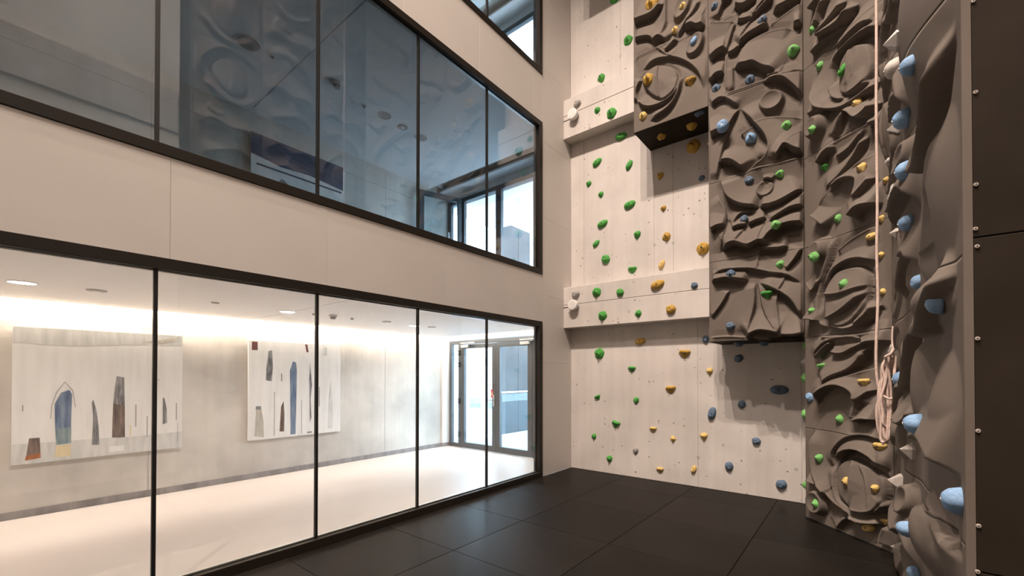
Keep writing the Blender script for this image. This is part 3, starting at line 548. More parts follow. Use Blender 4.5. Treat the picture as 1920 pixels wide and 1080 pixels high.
T2 = [([(1331,112),(1345,99),(1363,90)],'d',.10,.14), ([(1332,154),(1343,141),(1358,135)],'d',.09,.14), ([(1360,95),(1359,140),(1362,176)],'l',.04,.1), ([(1374,122),(1374,145),(1375,172)],'r',.05,.1), ([(1382,88),(1403,70),(1423,58),(1443,46)],'d',.11,.16), ([(1363,103),(1376,96),(1388,86)],'d',.07,.1),
 ([(1440,49),(1470,28),(1507,0)],'u',.04,.15), ([(1383,85),(1398,55),(1410,35),(1423,13),(1440,-5)],'r',.05,.12), ([(1410,36),(1430,12),(1450,-6)],'d',.08,.12), ([(1381,38),(1395,38),(1411,34)],'d',.07,.12), ([(1447,22),(1480,5),(1502,-5)],'d',.09,.14), ([(1329,42),(1350,41),(1380,40)],'u',.05,.14), ([(1379,38),(1368,72),(1359,102)],'r',.04,.1),
 ([(1372,127),(1397,123),(1413,120),(1430,128),(1465,139)],'d',.11,.3), ([(1387,90),(1420,70),(1453,57),(1490,52)],'u',.05,.25), ([(1486,48),(1500,43),(1512,51)],'d',.09,.14), ([(1348,182),(1428,153),(1512,124)],'u',.06,.16), ([(1428,157),(1463,149),(1487,163),(1508,184)],'d',.11,.13), ([(1436,146),(1450,140),(1465,139)],'d',.07,.12), ([(1352,2),(1362,-3),(1372,-12)],'d',.08,.1), ([(1345,32),(1352,12),(1358,-5)],'r',.05,.1), ([(1375,10),(1395,12),(1420,-4)],'d',.10,.14),
 ([(1331,197),(1354,183),(1388,200)],'d',.06,.12), ([(1388,197),(1366,239),(1349,302),(1343,337)],'r',.05,.14), ([(1331,255),(1347,247),(1369,245)],'d',.11,.15), ([(1385,197),(1415,232),(1435,256),(1441,279),(1429,302),(1396,320)],'d',.10,.2), ([(1412,234),(1449,220),(1508,220)],'u',.045,.15), ([(1387,254),(1400,243),(1417,231)],'u',.04,.12),
 ([(1452,305),(1470,277),(1490,282),(1512,289)],'d',.13,.18), ([(1456,298),(1481,259),(1507,241)],'u',.04,.1), ([(1347,304),(1372,303),(1398,320)],'d',.12,.12), ([(1394,322),(1450,310),(1512,292)],'u',.06,.16), ([(1351,335),(1363,368),(1389,384),(1427,388)],'d',.11,.2), ([(1422,388),(1458,380),(1511,350)],'d',.10,.2), ([(1430,338),(1440,335),(1450,338)],'d',.07,.1),
 ([(1440,417),(1481,382),(1513,355)],'u',.045,.12), ([(1438,419),(1481,391),(1511,384)],'d',.09,.12), ([(1427,459),(1458,428),(1495,418),(1511,424)],'d',.13,.14), ([(1332,433),(1346,425),(1362,422)],'d',.11,.15), ([(1373,421),(1389,400),(1421,396)],'d',.05,.1), ([(1402,422),(1420,414),(1438,408)],'d',.09,.12), ([(1372,430),(1386,424),(1403,422)],'d',.09,.12), ([(1343,362),(1360,394),(1360,423),(1348,480)],'r',.05,.12), ([(1404,420),(1390,438),(1380,455)],'r',.04,.1), ([(1437,410),(1428,432),(1422,455)],'r',.04,.1),
 ([(1351,470),(1377,456),(1403,462),(1426,453),(1448,460)],'d',.15,.2), ([(1424,464),(1450,466),(1480,462)],'d',.09,.12), ([(1331,518),(1354,507),(1380,504),(1409,504),(1445,511),(1474,515),(1512,535)],'d',.06,.16), ([(1332,527),(1365,521),(1404,525)],'d',.10,.12), ([(1423,474),(1421,490),(1419,505)],'r',.035,.1), ([(1415,528),(1414,572),(1400,628)],'r',.06,.14), ([(1421,528),(1433,584),(1460,626)],'l',.05,.12), ([(1421,528),(1460,546),(1484,563),(1506,600)],'d',.08,.16), ([(1461,542),(1456,570),(1465,626)],'r',.045,.1), ([(1475,512),(1467,530),(1459,545)],'r',.04,.1), ([(1472,508),(1488,488),(1505,462)],'r',.07,.12), ([(1397,632),(1421,620),(1445,621),(1467,627)],'d',.13,.16), ([(1460,627),(1485,628),(1511,623)],'d',.12,.16), ([(1332,597),(1352,570),(1368,542)],'r',.04,.12), ([(1331,632),(1365,630),(1402,632)],'u',.03,.08)]
for t in T2: W2.sc(*t)
W2.ring((1446,191),27,23,-18,.10,.35); W2.ring((1434,354),20,18,0,.06,.5)
T3 = [([(1520,20),(1528,10),(1540,-4)],'d',.09,.12), ([(1530,47),(1537,18),(1548,-5)],'r',.07,.1), ([(1525,72),(1549,47),(1564,27),(1583,-2)],'d',.07,.1), ([(1526,72),(1559,58),(1583,41),(1603,5)],'d',.12,.12), ([(1518,105),(1544,78),(1588,45)],'d',.07,.1), ([(1568,98),(1589,71),(1618,44),(1646,36)],'d',.07,.12), ([(1565,130),(1577,101),(1601,77),(1633,53),(1660,50)],'d',.09,.1),
 ([(1595,86),(1597,118),(1594,165)],'r',.035,.1), ([(1608,81),(1609,118),(1597,165)],'l',.03,.08), ([(1516,150),(1525,190),(1540,202),(1565,204),(1595,196),(1625,173),(1650,146)],'d',.08,.14), ([(1556,158),(1561,178),(1573,185),(1587,184)],'d',.06,.1), ([(1592,180),(1610,168),(1632,150)],'d',.10,.12), ([(1510,218),(1530,204),(1550,203)],'d',.05,.1), ([(1584,202),(1574,230),(1564,258)],'r',.07,.1), ([(1580,206),(1600,210),(1615,220),(1635,206),(1645,190)],'d',.12,.12),
 ([(1536,285),(1574,262),(1611,242),(1672,204)],'u',.05,.14), ([(1633,235),(1645,229),(1658,225)],'d',.09,.1), ([(1533,312),(1550,288),(1567,274)],'r',.09,.1), ([(1562,298),(1596,276),(1623,240)],'d',.05,.12), ([(1542,362),(1593,311),(1628,250)],'d',.07,.12), ([(1525,400),(1567,342),(1590,325),(1640,282)],'u',.06,.14), ([(1555,364),(1578,339),(1607,332),(1614,348),(1601,412)],'d',.09,.14), ([(1610,372),(1625,352),(1641,330)],'d',.09,.1), ([(1599,411),(1621,388),(1650,380)],'d',.13,.14), ([(1524,404),(1538,412),(1553,425)],'d',.10,.12), ([(1565,476),(1601,446),(1645,421)],'u',.05,.14),
 ([(1563,440),(1556,483),(1537,548),(1539,597),(1553,616)],'r',.06,.1), ([(1543,556),(1561,512),(1585,491),(1614,483),(1645,490)],'d',.07,.1), ([(1544,553),(1585,550),(1631,533)],'d',.10,.12), ([(1549,601),(1585,584),(1629,545)],'d',.13,.14), ([(1609,614),(1630,595),(1645,570)],'d',.10,.12), ([(1548,606),(1580,616),(1609,611),(1645,580)],'d',.08,.1), ([(1511,526),(1527,545),(1543,520)],'d',.07,.14), ([(1511,598),(1525,599),(1542,602)],'d',.10,.14), ([(1534,631),(1585,630),(1665,620)],'u',.06,.1),
 ([(1519,674),(1546,646),(1570,635),(1602,632),(1633,640)],'d',.06,.1), ([(1530,672),(1545,655),(1564,641)],'r',.08,.1), ([(1551,658),(1580,663),(1604,653),(1625,640)],'d',.07,.12), ([(1619,646),(1640,640),(1664,638)],'d',.10,.12), ([(1538,727),(1561,707),(1593,694),(1615,677),(1628,650)],'d',.09,.16), ([(1527,750),(1548,722),(1583,707),(1643,688)],'u',.06,.12), ([(1526,760),(1548,733),(1574,722),(1598,727),(1614,741),(1611,768)],'d',.12,.12), ([(1600,795),(1619,750),(1645,728)],'r',.08,.1), ([(1602,792),(1622,786),(1647,788)],'d',.11,.14),
 ([(1525,800),(1522,842),(1530,892),(1562,935),(1600,967),(1619,1010)],'d',.07,.14), ([(1560,880),(1561,850),(1580,825),(1605,816),(1632,818),(1664,832)],'d',.05,.1), ([(1562,870),(1572,930),(1602,957)],'r',.06,.1), ([(1572,870),(1585,848),(1610,843),(1640,857),(1665,884)],'d',.10,.1), ([(1600,860),(1602,905),(1598,955)],'l',.05,.1), ([(1614,868),(1630,900),(1637,958)],'l',.04,.12), ([(1593,951),(1625,962),(1655,957),(1669,942)],'d',.11,.14), ([(1594,968),(1620,980),(1655,983)],'d',.09,.1), ([(1510,899),(1540,912),(1553,928)],'d',.09,.12), ([(1650,1022),(1652,1005),(1660,985)],'l',.06,.1), ([(1568,993),(1578,980),(1590,970)],'d',.05,.1)]
for t in T3: W3.sc(*t)
W3.ring((1531,238),18,27,-24,.13,.1,soft=.45); W3.ring((1538,470),20,29,-20,.13,.1,soft=.5); W3.ring((1532,942),19,26,-10,.10)
W3.disc([(1574,150),(1577,120),(1597,88),(1610,82),(1630,85),(1637,120),(1628,150),(1610,170),(1596,177),(1580,175)],.06)
W3.disc([(1546,553),(1563,515),(1585,503),(1614,500),(1628,517),(1628,548),(1619,577),(1597,604),(1573,613),(1551,597),(1544,575)],.05)
W3.disc([(1570,888),(1578,868),(1598,860),(1618,868),(1640,880),(1660,905),(1662,935),(1645,960),(1618,962),(1598,952),(1575,925)],.06)
for r in range(8, 11): generic(W0, 0, r*MOD, 40+r); generic(W1, 0, r*MOD, 60+r); generic(W2, 0, r*MOD, 80+r); generic(W3, 0, r*MOD, 100+r)
generic(W1, 0, 7*MOD, 67); generic(W2, 0, 7*MOD, 87); generic(W3, 0, 7*MOD, 107); generic(W3, 0, 6*MOD, 106)
for c in range(3):
    for r in range(11):
        if c == 2 and r < 4: continue
        generic(W4, c*MOD, r*MOD, 200+c*17+r*3, .25 if c == 0 and r < 3 else .75); W4.dome((c*MOD+.5, r*MOD+.2+.5*((c+r) % 2)), .42, .4, .015 if c == 0 and r < 3 else .05)
W4.drop = .035; W4.gain = 1.0; W4.bead = 0
for c, rs, rz, A in [((2.55, 3.30), .47, .62, .13), ((2.45, 2.34), .30, .20, -.09), ((2.75, 2.42), .36, .34, .05), ((2.62, 1.98), .40, .14, .09), ((2.35, 1.62), .26, .34, .08), ((2.80, 1.50), .30, .26, .05), ((2.6, 1.24), .42, .12, -.04), ((2.55, .92), .40, .22, .10), ((2.6, .35), .45, .36, .07)]: W4.dome(c, rs, rz, A)
NEAR = [([(2.10,2.80),(2.35,2.68),(2.62,2.66),(2.82,2.78),(3.0,2.98)],'d',.09,.4), ([(2.2,2.14),(2.5,2.42),(2.85,2.72)],'u',.05,.25), ([(2.15,1.86),(2.5,1.87),(2.8,1.95),(3.0,2.05)],'d',.08,.2), ([(2.15,1.30),(2.5,1.36),(2.8,1.36),(3.05,1.28)],'d',.09,.3), ([(2.1,.93),(2.45,1.0),(2.75,1.02),(3.05,.95)],'u',.05,.3)]
for t in NEAR: W4.sc(t[0], t[1], t[2], t[3], px=False)
TOPZ = 11*MOD
def wall_thing(w, label, name, cols=1):
    c = w.pt(cols*w.width/2, w.rows[0]*MOD); t = empty(name, tuple(c)); tag(t, label, 'climbing wall', 'relief climbing walls'); t.parent = None
    for r in range(w.rows[0], w.rows[1]):
        for k in range(cols):
            n = (140 if w is not W4 else (72, 84, 105)[k]) if r < 7 else 36
            w.panel(t, k*w.width, (k+1)*w.width, r*MOD, (r+1)*MOD, n)
    return t
WT = {}
WT[0] = wall_thing(W0, 'highest stepped relief column above the frame, leftmost', 'relief_column'); WT[1] = wall_thing(W1, 'leftmost visible relief column, overhanging the upper concrete', 'relief_column')
WT[2] = wall_thing(W2, 'middle relief column ending above the bare concrete', 'relief_column'); WT[3] = wall_thing(W3, 'angled corner relief column reaching down to the floor', 'relief_column')
WT[4] = wall_thing(W4, 'brown relief climbing wall seen edge-on at the right', 'relief_wall', 3)
def board(t, name, m, x0, x1, y0, y1, z0, z1): return box_at(t, name, m, x0, x1, y0, y1, z0, z1)
for w, t in ((W0, WT[0]), (W1, WT[1]), (W2, WT[2])):
    x0, z0 = w.O[0], w.rows[0]*MOD; x1 = x0+w.width
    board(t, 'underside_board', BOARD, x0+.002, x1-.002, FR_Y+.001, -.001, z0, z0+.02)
    board(t, 'side_board', RELIEF, x0+.001, x0+.02, FR_Y+.001, -.001, z0+.02, TOPZ); board(t, 'top_board', BOARD, x0, x1, FR_Y, -.001, TOPZ, TOPZ+.02)
    board(t, 'backing_board', BOARD, x0+.02, x1, FR_Y+.075, FR_Y+.095, z0+.02, TOPZ)
sb = board(WT[3], 'side_board', RELIEF, 3.535, 3.553, FR_Y+.012, -.001, 0, TOPZ)
q = [W3.pt(0, 0, -.072), W3.pt(MOD, 0, -.072), W3.pt(MOD, 0, -.09), W3.pt(0, 0, -.09)]; l = Vector(WT[3].location)
MB().prism([Vector(p)-l for p in q], (0, 0, TOPZ)).build('backing_board', BOARD, WT[3])
MB().prism([Vector(W3.pt(a, .0, h))-l for a, h in ((.01, -.03), (1.03, -.03), (1.03, .015), (.01, .015))], (0, 0, .012)).build('foot_strip', BLACK, WT[3])
q = [W4.pt(0, 0, -.072), W4.pt(3*MOD-.03, 0, -.072), W4.pt(3*MOD-.03, 0, -.09), W4.pt(0, 0, -.09)]; l = Vector(WT[4].location)
MB().prism([Vector(p)-l for p in q], (0, 0, TOPZ)).build('backing_board', BOARD, WT[4])
E4 = W4.pt(3*MOD, 0, 0); YE = E4[1]-.026
MB().prism([Vector((E4[0]+a, YE+b, 0))-l for a, b in ((-.006, 0), (.018, 0), (.018, .022), (-.006, .022))], (0, 0, TOPZ)).build('corner_trim', RELIEF, WT[4])
# dark return boards with pale bolt caps
BCAP = mat('bolt_cap', (.50, .44, .40), .4, .3)
SEAM = at(1, YE, 1812, 448)[2]
bolts = [(1825, 2), (1829, 173), (1830, 346), (1829, 429), (1832, 462), (1833, 635), (1834, 808), (1835, 986), (1833, 1072)]
for k, (z0, z1, lab) in enumerate(((0, SEAM-1.15, 'lowest dark brown return board at the right edge, mostly below the frame'), (SEAM-1.15, SEAM, 'dark brown return board below the seam at the right edge'), (SEAM, SEAM+2.3, 'dark brown return board above the seam at the right edge'), (SEAM+2.3, TOPZ, 'uppermost dark brown return board out of the frame at the right edge'))):
    t = empty('return_board', ((E4[0]+HALL_X1)/2, YE, z0)); tag(t, lab, 'board', 'dark return boards')
    bevel(box_at(t, 'board_sheet', BOARD, E4[0]+.019, HALL_X1-.002, YE, YE+.022, z0+.002, z1-.002), .0025, 2)
    for px, py in bolts:
        p = at(1, YE, px, py)
        if z0 < p[2] < z1:
            l = t.location; c = (p[0]-l[0], -.0045, p[2]-l[2]); b = MB().cyl(c, (0, 1, 0), .0055, .0045, 14, .0072).build('bolt_cap', BCAP, t)
            MB().cyl((c[0], c[1]-.0006, c[2]), (0, 1, 0), .0022, .001, 6).build('hex_socket', DARKBOLT, b)
    for z in np.arange(z0+.12, z1-.05, .325):
        l = t.location; MB().cyl((HALL_X1-.08-l[0], -.0045, z-l[2]), (0, 1, 0), .0055, .0045, 14, .0072).build('bolt_cap', BCAP, t)

# ================================================================== CLIMBING HOLDS
def gauss(x, y, cx, cy, s): return math.exp(-((x-cx)**2+(y-cy)**2)/(2*s*s))
def hold_mesh(kind, seed):
    R = random.Random(seed); na, nr = 18, 6; ph = R.random()*6
    def outline(th):
        c, s = math.cos(th), math.sin(th)
        if kind in ('shell', 'fan'): return (.92+.08*math.cos(3*th+ph))*(1.0 if s > 0 else 1.0+.22*(-s)**3)*(1-.20*abs(c)*(s < -.1)*abs(s)*2)
        if kind == 'wedge':
            k = .62/max(abs(s), .5) if s > 0 else .62/max(abs(c)*.80+abs(s)*.58, .01); return min(k, 1.02)
        if kind == 'cap': return 1.0+.05*math.cos(5*th+ph)
        if kind == 'slab': return 1/math.sqrt((c/1.25)**2+(s/.72)**2)
        if kind == 'pyramid': return (.80 if abs(((th+math.pi/4) % (math.pi/2))-math.pi/4) < .2 else 1.0)
        return 1.0+.06*math.cos(2*th+ph)+.04*math.cos(5*th)
    def hgt(x, y, rr, th):
        if kind == 'shell': return .62*math.sqrt(max(0, 1-rr**2.2))*(.75+.25*math.sin(th))+.42*gauss(x, y, .05, -.18, .27)-.20*gauss(x, y, -.1, .30, .20)
        if kind == 'fan': return .60*(1-rr**1.6)+.14*math.cos(9*th+ph)*rr*(1-rr)*2.2+.15*gauss(x, y, 0, .1, .3)
        if kind == 'wedge': return (.75*max(0, min(1, .55+.75*y)))*(1-rr**5)+.10*(1-rr)+.12*math.cos(6*x*2+ph)*(1-rr)
        if kind == 'cap':
            lip = 1/(1+math.exp(-9*(y-.05+.35*x*math.sin(ph)))); return (.34+.22*lip)*(1-rr**6)+.62*gauss(x, y, .02, -.12, .21)-.16*gauss(x, y, 0, .28, .22)
        if kind == 'slab': return .55*math.sqrt(max(0, 1-rr**2.4))+.16*gauss(x, y, -.5, .1, .35)-.10*gauss(x, y, .2, .25, .25)
        if kind == 'pebble': return .78*math.sqrt(max(0, 1-rr**2))-.16*gauss(x, y, 0, 0, .16)+.05*math.cos(3*th+ph)*rr*(1-rr)*4
        if kind == 'dome': return .80*math.sqrt(max(0, 1-rr**2.3))+.07*gauss(x, y, .2, .35, .3)
        if kind == 'pyramid': return .95*(1-rr)
        return .6*(1-rr*rr)
    V = [(0, 0, hgt(0, 0, 0, math.pi/2))]; Fc = []
    if kind == 'pyramid':
        pts = [(-.85, .55), (.2, .9), (.95, .1), (.35, -.95), (-.75, -.6)]; ap = (.05, .12, .82)
        V = [(x, y, -.25) for x, y in pts]+[(x*.96, y*.96, 0.06) for x, y in pts]+[ap]
        for i in range(5): j = (i+1) % 5; Fc += [(i, j, 5+j, 5+i), (5+i, 5+j, 10)]
        Fc.append((4, 3, 2, 1, 0))
    else:
        for k in range(1, nr+1):
            rr = (k/nr)**.85
            for i in range(na):
                th = 2*math.pi*i/na; o = outline(th); x, y = o*rr*math.cos(th), o*rr*math.sin(th)
                jx = (R.random()-.5)*.04 if k < nr else 0
                V.append((x, y, max(hgt(x, y, rr, th)+jx, .02 if k < nr else 0.0)))
        for i in range(na): th = 2*math.pi*i/na; o = outline(th); V.append((o*1.0*math.cos(th), o*1.0*math.sin(th), -.25))
        Fc += [(0, 1+i, 1+(i+1) % na) for i in range(na)]
        for k in range(nr): b0 = 1+k*na; Fc += [(b0+i, b0+na+i, b0+na+(i+1) % na, b0+(i+1) % na) for i in range(na)]
        Fc.append(tuple(1+nr*na+i for i in reversed(range(na))))
    me = bpy.data.meshes.new('climbing_hold'); me.from_pydata(V, [], Fc); me.update(); me.materials.append(None)
    if kind != 'pyramid': me.polygons.foreach_set('use_smooth', [True]*len(me.polygons))
    top = hgt(0.0, 0.0, 0.0, math.pi/2) if kind != 'pyramid' else .45
    return me, top
HM = {}
def get_hold(kind, var, m):
    key = (kind, var % 3, m.name)
    if key not in HM:
        me, top = hold_mesh(kind, hash((kind, var % 3)) % 9999 if False else (len(kind)*31+ord(kind[0])*7+(var % 3)*101)); me.materials[0] = m; HM[key] = (me, top)
    return HM[key]
BOLTME = MB().cyl((0, 0, -.2), (0, 0, 1), .15, .24, 10, .13).mesh('bolt', DARKBOLT); BOLTME2 = MB().cyl((0, 0, -.2), (0, 0, 1), .15, .24, 10, .13).mesh('bolt', STEEL)
HOLDS = []
def put(P, S, N, up, size, kind, color, shade, rot, zone, py, px):
    var = len(HOLDS); m = HOLDM[color][min(shade, len(HOLDM[color])-1)]; me, top = get_hold(kind, var, m)
    o = bpy.data.objects.new('climbing_hold', me); COL.objects.link(o)
    c, s_ = math.cos(math.radians(rot)), math.sin(math.radians(rot)); S, U, N = np.array(S, float), np.array(up, float), np.array(N, float)
    X = S*c+U*s_; Y = -S*s_+U*c; r = size/2; MM = Matrix.Identity(4)
    for i in range(3): MM[i][0], MM[i][1], MM[i][2], MM[i][3] = X[i]*r, Y[i]*r, N[i]*r*1.2, P[i]
    o.matrix_world = MM
    b = bpy.data.objects.new('bolt', BOLTME2 if kind in ('pebble', 'dome') else BOLTME); b.location = (.0, .0, top); link(b, o); b['label'] = 'metal fixing bolt'
    HOLDS.append((o, color, zone, py, px))
def on_plane(axis, v, N, S, up, zone, color, items):
    for it in items:
        px, py, w, kind = it[:4]; rot = it[4] if len(it) > 4 else random.uniform(-25, 25); shade = it[5] if len(it) > 5 else 0
        P = at(axis, v, px, py); put(P, S, N, up, w*1.12/FPX*depth(P), kind, color, shade, rot, zone, py, px)
YN, XS, UP = (0, -1, 0), (1, 0, 0), (0, 0, 1)
def back(zone, color, items): on_plane(1, 0.0, YN, XS, UP, zone, color, items)
def ledge(zone, color, items): on_plane(1, -.243, YN, XS, UP, zone, color, items)
back('concrete above the upper ledge', 'green', [(1178,76,16,'cap'),(1152,1,14,'slab'),(1128,147,15,'shell'),(1169,156,11,'shell')])
ledge('front of the upper ledge', 'green', [(1120,207,11,'cap'),(1147,213,18,'cap')])
ledge('front of the upper ledge', 'grey', [(1083,195,13,'pebble')])
back('concrete between the two ledges', 'green', [(1165,256,17,'slab'),(1120,305,15,'slab',30),(1180,310,14,'slab',60),(1104,345,11,'shell'),(1127,365,11,'shell'),(1181,384,17,'slab',15),(1130,420,16,'slab',20),(1195,440,14,'shell'),(1118,457,12,'slab',40),(1136,486,15,'pebble'),(1186,506,16,'wedge')])
ledge('front of the lower ledge', 'green', [(1119,548,16,'cap'),(1163,548,13,'pebble'),(1130,592,16,'cap'),(1197,588,13,'shell')])
ledge('front of the lower ledge', 'grey', [(1080,552,14,'pebble')])
back('bare concrete below the lower ledge', 'green', [(1124,663,18,'cap'),(1185,692,14,'wedge'),(1121,745,12,'wedge'),(1193,750,10,'pebble'),(1155,795,16,'wedge',-15),(1114,818,10,'shell'),(1143,860,12,'shell')])
back('concrete between the two ledges', 'yellow', [(1300,275,23,'cap'),(1238,330,13,'shell'),(1244,391,11,'shell'),(1250,444,16,'shell'),(1318,466,21,'cap'),(1241,496,13,'slab',65,1)])
ledge('front of the lower ledge', 'yellow', [(1233,534,20,'slab',20),(1258,580,16,'pebble')])
back('bare concrete below the lower ledge', 'yellow', [(1201,640,15,'slab'),(1284,663,20,'wedge'),(1331,696,12,'shell',0,1),(1258,730,18,'wedge'),(1225,805,13,'wedge',0,1),(1320,818,14,'fan',0,1),(1262,823,11,'fan',0,1),(1301,880,12,'slab',70,1),(1238,881,13,'wedge',0,1)])
back('bare concrete below the lower ledge', 'grey', [(1192,844,10,'pebble')])
back('concrete between the two ledges', 'blue', [(1316,334,10,'pebble')])
ledge('front of the lower ledge', 'blue', [(1302,535,11,'pebble')])
back('bare concrete below the lower ledge', 'blue', [(1323,636,12,'pebble'),(1385,672,14,'pebble'),(1461,731,22,'slab',0),(1391,758,13,'pebble'),(1335,775,18,'slab',75),(1418,827,13,'pebble'),(1367,874,14,'pebble'),(1465,908,16,'pebble')])
# undersides of the overhanging columns
def under(z, zone, color, items):
    for px, py, w, kind in items:
        P = at(2, z, px, py); put(P, (1, 0, 0), (0, 0, -1), (0, 1, 0), w/FPX*depth(P), kind, color, 0, 0, zone, py, px)
under(5*MOD, 'underside of the leftmost relief column', 'yellow', [(1240,254,18,'wedge'),(1297,235,20,'cap')]); under(5*MOD, 'underside of the leftmost relief column', 'blue', [(1312,211,16,'slab')])
under(2*MOD, 'underside of the middle relief column', 'blue', [(1385,642,17,'dome'),(1433,641,16,'dome')])
# holds on the relief itself
def on_relief(w, zone, color, items):
    for it in items:
        px, py, wd, kind = it[:4]; rot = it[4] if len(it) > 4 else random.uniform(-25, 25); shade = it[5] if len(it) > 5 else 1
        h = .04
        for _ in range(3): a, z = w.px((px, py), h); h = float(w.height([a], [z])[0])
        P = w.pt(a, z, h+.004); put(P, w.S, w.N, ZV, wd*1.1/FPX*depth(P), kind, color, shade, rot, zone, py, px)
on_relief(W1, 'leftmost relief column', 'yellow', [(1222,9,22,'cap',0,0),(1281,12,13,'shell'),(1266,57,13,'shell'),(1216,149,19,'cap',0,0),(1295,153,19,'wedge',0,0),(1206,218,14,'cap')])
on_relief(W1, 'leftmost relief column', 'blue', [(1301,77,13,'slab',60)])
on_relief(W2, 'middle relief column', 'blue', [(1341,12,14,'shell',20,0),(1430,39,16,'shell',0,0),(1343,166,14,'cap',0,0),(1406,149,15,'cap',0,0),(1355,237,20,'pebble',0,1),(1408,259,20,'shell',30,1),(1405,338,14,'pebble',0,0),(1395,411,13,'pebble',0,0),(1370,514,15,'cap',0,0),(1370,611,14,'pebble',0,0)])
on_relief(W2, 'middle relief column', 'green', [(1486,95,22,'fan'),(1474,236,18,'fan'),(1462,326,15,'fan'),(1455,422,17,'fan'),(1463,496,15,'fan'),(1438,552,19,'wedge',0,0)])
on_relief(W3, 'angled corner relief column', 'green', [(1524,55,12,'cap'),(1538,124,15,'shell'),(1582,131,17,'slab',50,0),(1523,243,15,'fan'),(1549,314,17,'wedge',0,0),(1572,410,15,'shell'),(1527,482,18,'cap'),(1582,533,18,'fan'),(1522,583,13,'fan'),(1541,687,16,'wedge'),(1575,786,17,'fan'),(1536,859,16,'fan'),(1531,945,17,'fan')])
on_relief(W3, 'angled corner relief column', 'yellow', [(1607,194,18,'fan'),(1616,315,18,'fan'),(1635,443,16,'slab'),(1621,717,20,'wedge'),(1650,838,22,'wedge'),(1588,903,17,'shell'),(1628,990,18,'slab'),(1659,915,15,'fan'),(1660,978,14,'wedge'),(1661,338,12,'fan'),(1653,410,13,'fan'),(1652,478,12,'fan'),(1656,547,12,'shell')])
on_relief(W3, 'angled corner relief column', 'blue', [(1519,745,16,'cap',0,1)])
# holds on the narrow hidden cheeks: only their tips peek out
for px, py, xw, col_, kind, zone in [(1506,648,3.535,'green','slab','outer cheek of the angled corner column'),(1506,709,3.535,'green','pebble','outer cheek of the angled corner column'),(1506,776,3.535,'green','pebble','outer cheek of the angled corner column'),(1506,909,3.535,'green','shell','outer cheek of the angled corner column'),(1506,680,3.535,'grey','pebble','outer cheek of the angled corner column'),(1327,272,2.494,'cream','pebble','outer cheek of the middle column'),(1327,620,2.494,'cream','pebble','outer cheek of the middle column')]:
    P = at(1, -.42, px, py); P[0] = xw; put(P, (0, -1, 0), (-1, 0, 0), UP, .13, kind, col_, 1, 0, zone, py, px)
# holds on the wall seen edge-on
def edge(items):
    for px, py, wd, kind, color, rot in items:
        best = None
        for a in np.arange(.06, 3.08, .02):
            d = depth(W4.pt(a, 1.65)); z = 1.65+(703-py)/FPX*d
            for _ in range(2):
                h = float(W4.height([a], [z])[0]); z += (proj(W4.pt(a, z, h))[1]-py)/FPX*d
            r = wd/2/FPX*d; q = proj(W4.pt(a, z, h+r*.45)); e = abs(q[0]-px)+abs(q[1]-py)
            if best is None or e < best[0]: best = (e, a, z, h, d)
        e, a, z, h, d = best; put(W4.pt(a, z, h+.004), W4.S, W4.N, ZV, max(wd*1.15/FPX*d, .08), kind, color, 1, rot, 'relief wall seen edge-on', py, px)
edge([(1717,70,20,'slab','blue',90),(1703,122,24,'dome','blue',40),(1690,222,34,'dome','blue',0),(1692,320,30,'dome','blue',0),(1699,418,28,'dome','blue',0),(1718,529,22,'pebble','blue',0),(1750,570,30,'dome','blue',0),(1690,712,32,'dome','blue',0),(1711,795,36,'dome','blue',0),(1788,940,44,'dome','blue',0),(1695,992,26,'dome','blue',0),(1713,1075,24,'dome','blue',0)])
edge([(1672,128,30,'dome','cream',0),(1673,75,38,'pyramid','cream',80),(1676,34,14,'pebble','cream',0),(1668,98,12,'pebble','cream',0),(1674,240,30,'pyramid','cream',20),(1665,302,16,'slab','cream',0),(1674,362,30,'slab','cream',80),(1676,437,18,'pyramid','cream',0),(1672,655,16,'slab','cream',90),(1703,846,32,'pyramid','cream',10),(1680,905,34,'pyramid','cream',40),(1688,1032,40,'pyramid','cream',0)])
# labels: colour, place and rank from the top
ORD = ['', 'second ', 'third ', 'fourth ', 'fifth ', 'sixth ', 'seventh ', 'eighth ', 'ninth ', 'tenth ', 'eleventh ', 'twelfth ', 'thirteenth ', 'fourteenth ', 'fifteenth ']
groups = {}
for h in HOLDS: groups.setdefault((h[1], h[2]), []).append(h)
for (c, z), hs_ in groups.items():
    hs_.sort(key=lambda h: h[3])
    for i, h in enumerate(hs_):
        prep = 'on the '
        if len(hs_) == 1: lab = 'the only %s climbing hold %s%s' % (c, prep, z)
        elif i == len(hs_)-1: lab = 'lowest %s climbing hold %s%s' % (c, prep, z)
        else: lab = '%shighest %s climbing hold %s%s' % (ORD[i], c, prep, z)
        tag(h[0], lab, 'climbing hold', '%s climbing holds' % c)

# ================================================================== SMALL THINGS
# round white wall lamps at the left end of both ledges
for k, (px, py) in enumerate(((1075, 215), (1075, 572))):
    p = at(1, -.30, px, py); t = empty('wall_spotlight', (p[0], -.243, p[2])); tag(t, 'round white wall lamp on the %s concrete ledge beside a grey hold' % ('upper', 'lower')[k], 'wall lamp', 'round wall lamps')
    MB().cyl((0, 0, 0), (0, -1, 0), .04, .03, 20).build('wall_mount', WHITEPL, t, False); bevel(MB().cyl((0, -.03, 0), (0, -1, 0), .088, .075, 32).build('lamp_body', WHITEPL, t), .008, 3)
    MB().cyl((0, -.105, 0), (0, -1, 0), .070, .004, 32).build('lamp_face', mat('lamp_face', (.72, .68, .65), .5), t)
    MB().tube([(0, -.004, 0), (-.06, -.006, -.005), (-.12, -.006, -.012), (-p[0]+.004, -.006, -.012)], .006).build('lamp_cable', GREYDISC, t, True)
